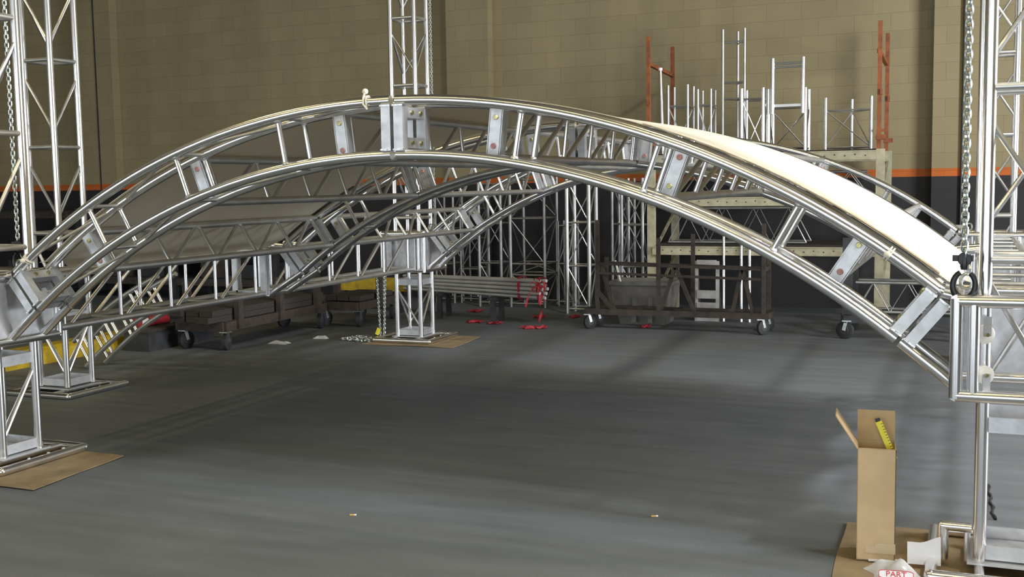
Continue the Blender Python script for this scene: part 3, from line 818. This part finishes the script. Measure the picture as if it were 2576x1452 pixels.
G1 = 'truss sections standing along the back wall'
ST = [(-1.36, -1.10, 8.45, 0.28, 1.50, 'standing truss section farthest left, right beside the centre back tower', 0.018),
      (-1.02, -0.76, 8.50, 0.28, 1.30, 'short standing truss section second from the centre back tower', 0.016),
      (-0.60, -0.30, 8.15, 0.30, 1.62, 'standing truss section behind the red tied tube bundle, left part', 0.022),
      (-0.19, 0.27, 8.20, 0.46, 1.67, 'wide standing ladder truss in the middle of the stacked sections', 0.022),
      (0.36, 0.55, 8.45, 0.22, 1.08, 'short thin truss section right of the wide ladder truss', 0.014),
      (0.745, 1.02, 7.70, 0.28, 1.66, 'standing truss with bright zigzag lacing left of the rusty cart post', 0.026),
      (1.12, 1.32, 8.30, 0.28, 1.60, 'narrow standing truss section behind the rusty cart post', 0.02),
      (1.345, 1.600, 7.95, 0.28, 1.60, 'standing truss section against the left upright of the pallet rack', 0.022)]
for k, (x0, x1, y, dy, h, lab, r_) in enumerate(ST):
    section('truss_section', x0, x1, y, dy, 0.0, h, lab, group=G1, r=r_, material=M['alu_dull'] if k == 5 else M['old'], rung_z=[0.05, 0.41, 0.55, 1.12, 1.6] if k == 3 else None)

# pallet rack
t = thing('pallet_rack', 'large pallet rack with cream beams and rust orange upper posts on the right', 'pallet rack', (3.0, 8.2, 0))
YR0, YR1 = 7.62, 8.72
for x in (1.80, 4.28):
    f = MB()
    for y in (YR0, YR1):
        f.box((x, y, 0.93), (0.085, 0.07, 1.86))
    for i in range(3):
        f.bar((x, YR0, 0.15+0.55*i), (x, YR1, 0.65+0.55*i), 0.03, 0.02, (1, 0, 0))
    f.build('upright_frame', M['rack_cream'], t, False)
    f = MB()
    for y in (YR0, YR1):
        f.box((x-0.03 if x < 3 else x-0.02, y, 2.52), (0.042, 0.042, 1.33)); f.box((x-0.03 if x < 3 else x, y-0.01, 2.45), (0.02, 0.075, 0.06)).box((x, y-0.01, 1.98), (0.10, 0.09, 0.05))
    f.bar((x-0.03, YR0, 2.88), (x-0.03, YR1, 2.84), 0.04, 0.04, (1, 0, 0)).bar((x-0.03, YR0, 2.05), (x-0.03, YR1, 2.1), 0.03, 0.03, (1, 0, 0))
    f.build('orange_post', M['rack_orange'], t, False)
for z in (1.80, 1.32, 0.775):
    for y in (YR0-0.05, YR1+0.03):
        f = MB().box((3.04, y, z), (2.42, 0.05, 0.095)).box((3.04, y-0.02, z+0.042), (2.42, 0.03, 0.012)).box((3.04, y-0.02, z-0.042), (2.42, 0.03, 0.012))
        bo = f.build('beam', M['rack_cream'], t, False)
        if y < 8:
            hb = MB()
            for i in range(22): hb.disc((1.95+0.104*i, y-0.026, z+0.006*(-1)**i), (0, 1, 0), 0.007, 0.006, 8)
            hb.build('slot_holes', M['dark'], bo)
for z in (1.855, 0.83):
    f = MB()
    for i in range(9): f.box((3.04, YR0+0.06+0.125*i, z), (2.40, 0.09, 0.018))
    f.build('deck_boards', M['wood'], t, False)

G2 = 'short truss pieces on the rack top'
ZD = 1.865
section('truss_piece', 1.90, 2.13, 8.0, 0.3, ZD, 2.66, 'dull truss piece at the left end of the rack top, beside the orange posts', group=G2, r=0.016, rung_z=[ZD+0.04, 2.42])
section('truss_piece', 2.25, 2.40, 8.0, 0.25, ZD, 2.60, 'narrow dull truss piece left of the tall mast on the rack top', group=G2, r=0.014, rung_z=[ZD+0.04, 2.42])
section('truss_piece', 2.495, 2.745, 8.2, 0.25, ZD, 3.28, 'tall slim truss mast standing on the rack top', group=G2, r=0.015, legs=3, diag=False, rung_z=[ZD+0.04, 2.49, 2.677, 3.136])
section('truss_piece', 2.76, 3.00, 7.95, 0.3, ZD, 2.58, 'bright truss piece right of the tall mast on the rack top', group=G2, r=0.022, rung_z=[ZD+0.04, 2.46], material=M['alu'])
section('truss_piece', 3.06, 3.46, 7.95, 0.3, ZD, 2.56, 'wide bright truss piece carrying the small gate frame on the rack top', group=G2, r=0.022, rung_z=[ZD+0.04, 2.36], material=M['alu'])
t = thing('gate_frame', 'small goalpost frame set on top of the wide truss piece', 'frame', (3.27, 7.9, 2.30), G2)
for x in (3.11, 3.44): MB().tube((x, 7.905, 2.28), (x, 7.905, 2.89), 0.024, 10).build('post', M['alu'], t)
MB().tube((3.11, 7.905, 2.83), (3.44, 7.905, 2.83), 0.014, 8).tube((3.11, 7.905, 2.79), (3.44, 7.905, 2.79), 0.012, 8).build('crossbar', M['alu_dull'], t)
MB().box((3.275, 7.91, 2.37), (0.36, 0.014, 0.03)).build('tie_bar', M['alu_dull'], t)
section('truss_piece', 3.67, 4.15, 8.0, 0.4, ZD, 2.44, 'three legged truss piece at the right end of the rack top', group=G2, r=0.02, legs=3, rung_z=[ZD+0.03, 2.30])
t = thing('metal_bar', 'pale bar leaning between the two left orange posts', 'bar', (1.73, 7.75, ZD))
MB().tube((1.90, 7.76, ZD), (1.86, 7.80, 2.83), 0.022, 10).build('tube', M['alu'], t)
MB().disc((1.86, 7.80, 2.83), (0, 0, 1), 0.026, 0.03, 10).build('end_cap', M['nylon'], t)

# lying trusses inside the rack
def lying(x0, x1, y, z, h, label, material, n=5, group='trusses lying in the pallet rack'):
    t = thing('lying_truss', label, 'truss section', ((x0+x1)/2, y, z), group)
    for yy in (y, y+h):
        for zz in (z+0.016, z+h): MB().tube((x0, yy, zz), (x1, yy, zz), 0.015, 10).build('chord', material, t)
    for yy in (y, y+h):
        m_ = MB()
        m_.path([(x0+(x1-x0)*i/(2*n), yy, z+0.016 if i % 2 == 0 else z+h) for i in range(2*n+1)], 0.010, 6).build('lacing', material, t)
    return t
lying(1.95, 3.5, 7.8, 0.842, 0.40, 'dull truss lying on the middle shelf of the pallet rack', M['old'], 4)
lying(2.0, 4.1, 8.0, 1.37, 0.26, 'dull truss lying above the rack beam under the top deck', M['old'], 6)
lying(4.5, 7.6, 8.0, 0.0, 0.42, 'dark laced truss lying on the floor right of the pallet rack', M['dark'], 7)

# bin with a stick, step ladder
t = thing('plastic_bin', 'grey tapered plastic bin behind the rusty cart', 'bin', (1.85, 7.1, 0))
mb = MB(); o1 = [(1.62, 6.95), (2.12, 6.95), (2.12, 7.35), (1.62, 7.35)]; o2 = [(1.52, 6.88), (2.19, 6.88), (2.19, 7.42), (1.52, 7.42)]
vs = [(x, y, 0.0) for x, y in o1] + [(x, y, 0.47) for x, y in o2] + [(x*0.98+0.037, y*0.98+0.14, 0.47) for x, y in o2] + [(x*0.97+0.056, y*0.97+0.21, 0.03) for x, y in o1]
fs = [(3, 2, 1, 0)] + [(i, (i+1) % 4, 4+(i+1) % 4, 4+i) for i in range(4)] + [(4+i, 4+(i+1) % 4, 8+(i+1) % 4, 8+i) for i in range(4)] + [(8+i, 8+(i+1) % 4, 12+(i+1) % 4, 12+i) for i in range(4)] + [(12, 13, 14, 15)]
mb.add(vs, fs); mb.build('tub', M['grey_plastic'], t, False)
MB().box((1.855, 6.875, 0.455), (0.70, 0.03, 0.035)).box((1.855, 7.425, 0.455), (0.70, 0.03, 0.035)).box((1.515, 7.15, 0.455), (0.03, 0.55, 0.035)).box((2.195, 7.15, 0.455), (0.03, 0.55, 0.035)).build('rim', M['grey_plastic'], t, False)
mb = MB()
for x in (1.78, 1.96): mb.box((x+0.02, 6.905, 0.23), (0.05, 0.02, 0.40), Matrix.Rotation(-0.14, 3, 'X'))
mb.build('rib', M['grey_plastic'], t, False)
tag(MB().tube((1.69, 7.1, 0.03), (1.535, 7.06, 0.69), 0.013, 10).tube((1.562, 7.067, 0.57), (1.555, 7.065, 0.61), 0.0145, 10).build('broom_handle', M['nylon']), 'white broom handle sticking out of the grey bin', 'stick')
t = thing('step_ladder', 'pale step ladder frame standing before the pallet rack', 'step ladder', (2.5, 7.45, 0))
for x in (2.365, 2.60): MB().box((x, 7.42, 0.335), (0.035, 0.03, 0.67)).build('rail', M['bin_white'], t, False)
for z, hh in ((0.645, 0.075), (0.30, 0.09), (0.165, 0.09), (0.04, 0.075)): MB().box((2.4825, 7.405, z), (0.215, 0.03, hh)).build('tread', M['bin_white'], t, False)
for x in (2.37, 2.60): MB().bar((x, 7.44, 0.63), (x, 7.60, 0.0), 0.02, 0.02, (1, 0, 0)).build('rear_leg', M['alu_dull'], t, False)
for x, h, lab in ((2.665, 0.95, 'thin bright pole leaning just right of the step ladder'), (2.86, 0.92, 'thin pole in the right half of the pallet rack, nearer the ladder'), (2.95, 1.0, 'thin pole in the right half of the pallet rack, farther from the ladder')):
    tag(MB().tube((x, 7.45, 0), (x-0.02, 7.535, h), 0.016, 10).build('pole', M['alu']), lab, 'pole', 'loose poles in the rack')

# ------------------------------------------------------------------ carts
def caster(x, y, r, t, face):
    """swivel caster, wheel axis along face"""
    ax = Vector(face).normalized(); tr = Vector((-ax.y, ax.x, 0))
    c = Vector((x, y, r)) + tr*0.02
    w = MB().disc(c, ax, r, r*0.55, 22).build('caster', M['rubber'], t)
    MB().disc(c, ax, r*0.55, r*0.62, 16).build('wheel_hub', M['dark'], w)
    f = MB()
    for s_ in (-1, 1):
        f.bar(c + ax*s_*r*0.36, Vector((x, y, r*2.05)) + ax*s_*r*0.3, r*0.4, 0.006, tr)
    f.box((x, y, r*2.1), (r*1.0, r*1.0, 0.012)).build('fork', M['galv'], w)
    return w
# rusty A-frame cart in front of the pallet rack
t = thing('steel_cart', 'rusty brown steel cart with upright posts before the pallet rack', 'cart', (2.35, 6.9, 0.0))
x0, x1, y0, y1 = 1.40, 3.30, 6.45, 7.05
f = MB()
y1c = 6.76
for y in (y0, y1c): f.bar((x0, y, 0.19), (x1, y, 0.19), 0.05, 0.06, (0, 1, 0))
for x in (x0, x1, 2.35): f.bar((x, y0, 0.19), (x, y1c, 0.19), 0.05, 0.06, (1, 0, 0))
f.build('base_frame', M['rust'], t, False)
for x, h, y in ((1.53, 1.16, y0), (2.19, 0.97, y0), (2.48, 1.0, y1c), (3.27, 1.12, y0), (1.53, 0.75, y1c), (3.27, 0.75, y1c)):
    MB().box((x, y, 0.21+(h-0.21)/2), (0.038, 0.038, h-0.21)).build('post', M['rust'], t, False)
for z, y in ((0.70, y0), (0.60, y0), (0.69, y1c)): MB().bar((1.53, y, z), (3.27, y, z-0.04), 0.026, 0.026, (0, 1, 0)).build('rail', M['rust'], t, False)
for xa, xb in ((2.36, 2.20), (2.36, 2.56), (3.05, 2.95), (3.05, 3.16), (1.56, 1.70)):
    MB().bar((xa, y0+0.03, 0.68), (xb, y0+0.03, 0.21), 0.04, 0.035, (0, 1, 0)).build('brace', M['rust'], t, False)
for a_, b_ in (((1.53, y0, 0.40), (1.72, y0, 0.20)), ((1.53, y1c, 0.66), (1.53, y0, 0.66)), ((3.27, y1c, 0.66), (3.27, y0, 0.66))):
    MB().bar(a_, b_, 0.04, 0.04, (0, 1, 0) if a_[1] == b_[1] else (1, 0, 0)).build('corner_brace', M['rust'], t, False)
for x, y in ((1.42, y0), (3.25, y0), (1.42, y1c), (3.25, y1c)): caster(x, y, 0.075, t, (0.8, -0.6, 0))
# dark cart at the right behind the arch
t = thing('dark_cart', 'dark steel cart on black wheels behind the right end of the arch', 'cart', (4.5, 6.6, 0))
f = MB()
for y in (6.4, 7.0): f.bar((4.05, y, 0.2), (5.2, y, 0.2), 0.06, 0.08, (0, 1, 0))
for x in (4.05, 5.2): f.bar((x, 6.4, 0.2), (x, 7.0, 0.2), 0.06, 0.08, (1, 0, 0))
f.build('base_frame', M['dark'], t, False)
for x, y in ((4.08, 6.4), (4.08, 7.0), (5.17, 6.4), (5.17, 7.0)):
    MB().box((x, y, 0.61), (0.09, 0.06, 0.75)).build('post', M['dark'], t, False); caster(x, y, 0.085, t, (0.3, 1, 0))
MB().bar((4.08, 6.4, 0.95), (5.17, 6.4, 0.95), 0.05, 0.05, (0, 1, 0)).bar((4.08, 7.0, 0.95), (5.17, 7.0, 0.95), 0.05, 0.05, (0, 1, 0)).build('rail', M['dark'], t, False)
lying(4.15, 5.1, 6.5, 0.245, 0.3, 'dull truss lying on the dark cart behind the right end of the arch', M['old'], 3, None)

# long rusty carts with timber at the left, outside the eave
def dolly(x, y0, y1, w, label, posts, hp):
    t = thing('timber_cart', label, 'cart', (x, (y0+y1)/2, 0), 'low timber carts on the left')
    f = MB()
    for s_ in (-1, 1): f.bar((x+s_*w/2, y0, 0.235), (x+s_*w/2, y1, 0.235), 0.05, 0.09, (1, 0, 0))
    for i in range(3): f.bar((x-w/2, y0+(y1-y0)*i/2, 0.235), (x+w/2, y0+(y1-y0)*i/2, 0.235), 0.05, 0.09, (0, 1, 0))
    f.build('base_frame', M['rust'], t, False)
    for yy in posts:
        for s_ in (-1, 1): MB().box((x+s_*(w/2+0.03), yy, 0.20+hp/2), (0.055, 0.075, hp)).build('post', M['rust'], t, False)
    for yy in (y0+0.06, y1-0.06):
        for s_ in (-1, 1): caster(x+s_*(w/2-0.03), yy, 0.085, t, (1, 0.25*s_, 0))
    return t
dolly(-1.68, 3.95, 5.75, 0.55, 'low rusty timber cart nearer the far left tower, under the eave truss', (4.15, 4.85, 5.55), 0.44)
dolly(-1.30, 5.86, 6.75, 0.50, 'low rusty timber cart just left of the hanging chain, behind the other', (6.3,), 0.40)
G3 = 'timbers on the low carts'
rnd = random.Random(12); k = 0
WL = ['bottom layer', 'top layer']; SL = ['left', 'centre', 'right']
for L_ in range(2):
    for j in range(3):
        x = -1.68 + (j-1)*0.17; ya = 3.75 + 0.12*rnd.random(); yb = 5.7 + 0.08*rnd.random()
        tag(MB().bar((x, ya, 0.284+0.058*L_+0.028), (x+0.01, yb, 0.284+0.058*L_+0.028), 0.15, 0.055, (1, 0, 0)).build('timber_beam', M['wood'], None, False), 'old timber in the %s of the nearer timber cart, %s beam' % (WL[L_], SL[j]), 'timber', G3)
for j in range(3):
    x = -1.30 + (j-1)*0.155
    tag(MB().bar((x, 5.95, 0.312), (x, 6.7, 0.312), 0.14, 0.055, (1, 0, 0)).build('timber_beam', M['wood'], None, False), 'short old timber on the cart left of the hanging chain, %s beam' % SL[j], 'timber', G3)

# yellow kerb and yellow beam
kb = Matrix.Rotation(math.atan2(2.2, 0.12)-PI/2, 3, 'Z')
tag(MB().poly([(-2.80, 1.2, 0), (-2.80, 1.2, 0.15), (-2.62, 1.2, 0.15), (-2.58, 1.2, 0.12), (-2.56, 1.2, 0)], (0.05, 3.32, 0)).build('kerb', M['yellow'], None, False), 'long yellow painted kerb on the floor behind the far left tower', 'kerb')
t = thing('yellow_bench', 'yellow steel beam on dark legs behind the timber carts', 'bench', (-1.75, 7.35, 0))
MB().box((-1.68, 7.3, 0.345), (1.05, 0.08, 0.165)).build('beam', M['yellow'], t, False)
for x in (-2.1, -1.3): MB().box((x, 7.3, 0.131), (0.07, 0.09, 0.262)).build('leg', M['dark'], t, False)

# dark storage rack along the left part of the wall
t = thing('storage_rack', 'dark storage rack full of dark steel along the left wall band', 'storage rack', (-5.2, 8.2, 0))
for x in (-8.6, -6.9, -5.2, -3.5):
    for y in (7.9, 8.7): MB().box((x, y, 0.65), (0.07, 0.07, 1.3)).build('post', M['dark'], t, False)
for z in (0.25, 0.72, 1.2):
    for y in (7.9, 8.7): MB().box((-6.05, y, z), (5.2, 0.05, 0.08)).build('beam', M['rust'], t, False)
    MB().box((-6.05, 8.3, z+0.05), (5.2, 0.85, 0.02)).build('shelf', M['dark'], t, False)
rnd = random.Random(3)
for i, x in enumerate((-8.2, -7.5, -6.3, -5.7, -4.6, -4.0)):
    hh = 0.18 + 0.12*rnd.random()
    tag(MB().box((x, 8.25, 0.312+hh/2), (0.45, 0.5, hh)).box((x, 8.0, 0.312+hh*0.8), (0.30, 0.02, 0.04)).build('storage_crate', M['dark'] if i % 2 else M['rust'], None, False), ('dark' if i % 2 else 'brown') + ' crate in the left storage rack, %s from the left end' % ('first', 'second', 'third', 'fourth', 'fifth', 'sixth')[i], 'crate', 'crates in the left storage rack')

# ------------------------------------------------------------------ tied bundle of new tubes and red ribbon
t = thing('trestle', 'low dark trestle under the tied tube bundle', 'trestle', (-0.45, 7.0, 0))
MB().box((-0.55, 7.0, 0.283), (0.10, 0.34, 0.03)).build('top_rail', M['dark'], t)
for y in (6.88, 7.12): MB().box((-0.55, y, 0.134), (0.05, 0.05, 0.268)).build('leg', M['dark'], t)
t = thing('trestle', 'low dark trestle at the ribbon end of the tube bundle', 'trestle', (0.3, 6.75, 0))
MB().box((0.25, 6.72, 0.283), (0.10, 0.34, 0.03)).build('top_rail', M['dark'], t)
for y in (6.60, 6.84): MB().box((0.25, y, 0.134), (0.05, 0.05, 0.268)).build('leg', M['dark'], t)
G4 = 'new tubes tied with red ribbon'
NL = ['lowest', 'second', 'third', 'fourth', 'top']
for r_ in range(5):
    for c_ in range(3):
        p0 = Vector((0.93 - 0.03*((r_*2+c_) % 3), 6.46 + 0.042*c_, 0.3165 + 0.046*r_)); p1 = Vector((-1.15, 7.13 + 0.042*c_, 0.3165 + 0.0385*r_))
        tag(MB().tube(p0, p1, 0.018, 12).build('aluminium_tube', M['mill']), 'new tube in the red tied bundle, %s row, %s column' % (NL[r_], ('front', 'middle', 'rear')[c_]), 'tube', G4)
dv = (p1-p0); dv.z = 0
def ribbon(pts, w, ph=0.0):
    g = []
    for i, p in enumerate(pts):
        p = Vector(p); a = ph + 0.9*math.sin(i*0.8+ph); g.append([p + Vector((-w*math.cos(a), 0.6*w*math.sin(a), 0)), p + Vector((w*math.cos(a), -0.6*w*math.sin(a), 0.004))])
    return MB().sheet(g, 0.002, (0, -1, 0.1))
t = thing('red_ribbon', 'red ribbon tied round the right end of the tube bundle', 'ribbon', (0.85, 6.5, 0.45))
e = dv.normalized(); sd = Vector((e.y, -e.x, 0))
for k, s_ in enumerate((0.06, 0.33)):
    c = Vector((0.92, 6.505, 0.408)) + e*s_; g = []
    for i in range(25):
        w = 2*PI*i/24; q = c + sd*(0.072*math.copysign(abs(math.cos(w))**0.5, math.cos(w))) + Vector((0, 0, 0.128*math.copysign(abs(math.sin(w))**0.6, math.sin(w))))
        wd = 0.018 + 0.006*math.sin(3*w+k); g.append([q - e*wd, q + e*wd])
    MB().sheet(g, 0.003, lambda p, c=c: (p-c).normalized()).build('loop', M['red'], t)
rnd = random.Random(21)
for i in range(5):
    c = Vector((0.87, 6.425, 0.45)); a = 0.5 + 1.25*i; L_ = 0.075 + 0.03*rnd.random()
    u_ = Vector((math.cos(a), -0.25, 0.75*math.sin(a))).normalized(); s2_ = Vector((-math.sin(a), 0.1, math.cos(a)))
    ribbon([c + u_*L_*math.sin(PI*q/8) + s2_*0.035*math.sin(2*PI*q/8) for q in range(9)], 0.013, i).build('bow_loop', M['red'], t)
ribbon([(0.895 + 0.012*math.sin(i*0.7), 6.42 - 0.002*i, 0.44 - 0.024*i) for i in range(17)], 0.014, 0.4).build('tail', M['red'], t)
ribbon([(0.93 - 0.004*i, 6.43 - 0.003*i, 0.43 - 0.020*i) for i in range(11)], 0.011, 1.4).build('tail', M['red'], t)
ribbon([(0.84 - 0.018*i, 6.42, 0.44 + 0.01*i - 0.006*i*i) for i in range(8)], 0.009, 2.2).build('tail', M['red'], t)
# red ribbon scraps on the floor
G5 = 'red ribbon scraps on the floor'
SCR = [((0.80, 6.30), 0.20, 'red ribbon scrap on the floor nearest below the ribbon bow'), ((0.93, 6.34), 0.11, 'small red ribbon scrap on the floor right of the others'), ((0.02, 6.62), 0.20, 'red ribbon scrap on the floor right of the centre back base'),
       ((0.28, 6.58), 0.16, 'red ribbon scrap between the base cardboard and the bow'), ((-0.42, 7.6), 0.16, 'red ribbon scrap on the floor under the tube bundle'), ((0.55, 7.25), 0.13, 'red ribbon scrap under the right part of the tube bundle'),
       ((0.95, 7.35), 0.10, 'red ribbon scrap at the foot of the zigzag laced truss'), ((1.98, 6.72), 0.09, 'red ribbon scrap under the rusty cart')]
for k, (p, ln, lab) in enumerate(SCR):
    r_ = random.Random(k+40); mb = MB()
    for j in range(3):
        a0 = r_.uniform(-0.5, 0.5)
        pts = [(p[0] - ln/2 + ln*i/10 + 0.01*math.sin(i), p[1] + 0.05*(j-1) + 0.03*math.sin(i*0.9+j+k) + a0*0.05*i/10, 0.008 + 0.013*abs(math.sin(i*1.2+j))) for i in range(11)]
        mb.path(pts, [0.004 + 0.009*math.sin(PI*i/10) for i in range(11)], 6)
    tag(mb.build('ribbon_scrap', M['red']), lab, 'ribbon', G5)
for p, s_, lab, sd in (((-1.20, 4.55), 0.10, 'crumpled pale plastic wrap on the floor by the nearer timber cart', 5), ((-0.98, 4.98), 0.075, 'crumpled pale plastic wrap on the floor left of the chain heap', 6)):
    crumple((p[0], p[1], 0.001), s_, s_*0.5, 0.05, lab, 'plastic_wrap', M['bag'], sd, 'plastic wrap', 12)
# a wrapped bundle on the floor behind the far left tower, red and white
t = thing('wrapped_bundle', 'red and white wrapped bundle behind the left eave truss', 'bundle', (-2.25, 3.9, 0.2))
MB().tube((-2.30, 3.75, 0.27), (-2.20, 4.6, 0.27), 0.05, 12).build('red_wrap', M['red'], t)
for a_ in (3.80, 4.2): MB().tube((-2.294 + 0.118*(a_-3.80), a_, 0.27), (-2.284 + 0.118*(a_-3.80), a_+0.08, 0.27), 0.054, 12).build('white_band', M['paper'], t)
t = thing('floor_crate', 'low dark crate under the red and white wrapped bundle', 'crate', (-2.25, 4.15, 0.0))
MB().box((-2.25, 4.2, 0.108), (0.30, 1.0, 0.216)).build('body', M['dark'], t, False)
MB().box((-2.25, 4.2, 0.2), (0.32, 1.02, 0.03)).build('rim', M['rust'], t, False)

# short piece of a second curved truss leaning by the far left tower
t = thing('arch_truss', 'spare curved truss piece standing on the floor behind the far left tower', 'arch truss', (-1.6, 2.75, 0.0), 'curved roof truss halves')
P0, P1 = Vector((-1.93, 2.7, 0.03)), Vector((-0.98, 2.7, 0.62))
dv2 = (P1-P0).normalized(); nv = Vector((-dv2.z, 0, dv2.x))
def q2(s_, h, y): return P0 + dv2*s_ + nv*(h + 0.05*math.sin(PI*s_/1.12)) + Vector((0, y, 0))
for y in (0, 0.23):
    for h, nm in ((0.0, 'bottom_chord'), (0.25, 'top_chord')):
        MB().path([q2(1.12*i/10, h, y) for i in range(11)], 0.022, 12).build(nm, M['alu_dull'], t)
    for s_ in (0.05, 0.12, 0.40, 0.47, 0.78, 0.85):
        MB().tube(q2(s_, 0.01, y), q2(s_, 0.24, y), 0.016, 10).build('rung', M['alu'], t)

mb = MB()
mb.path([(5.277 + 0.0013*i + 0.006*math.sin(i*1.3), 1.235 - 0.038*i, 0.006) for i in range(17)], [0.005 + 0.003*(i % 2) for i in range(17)], 6)
tag(mb.build('rope', M['black']), 'short dark rope lying on the floor behind the near right tower', 'rope')
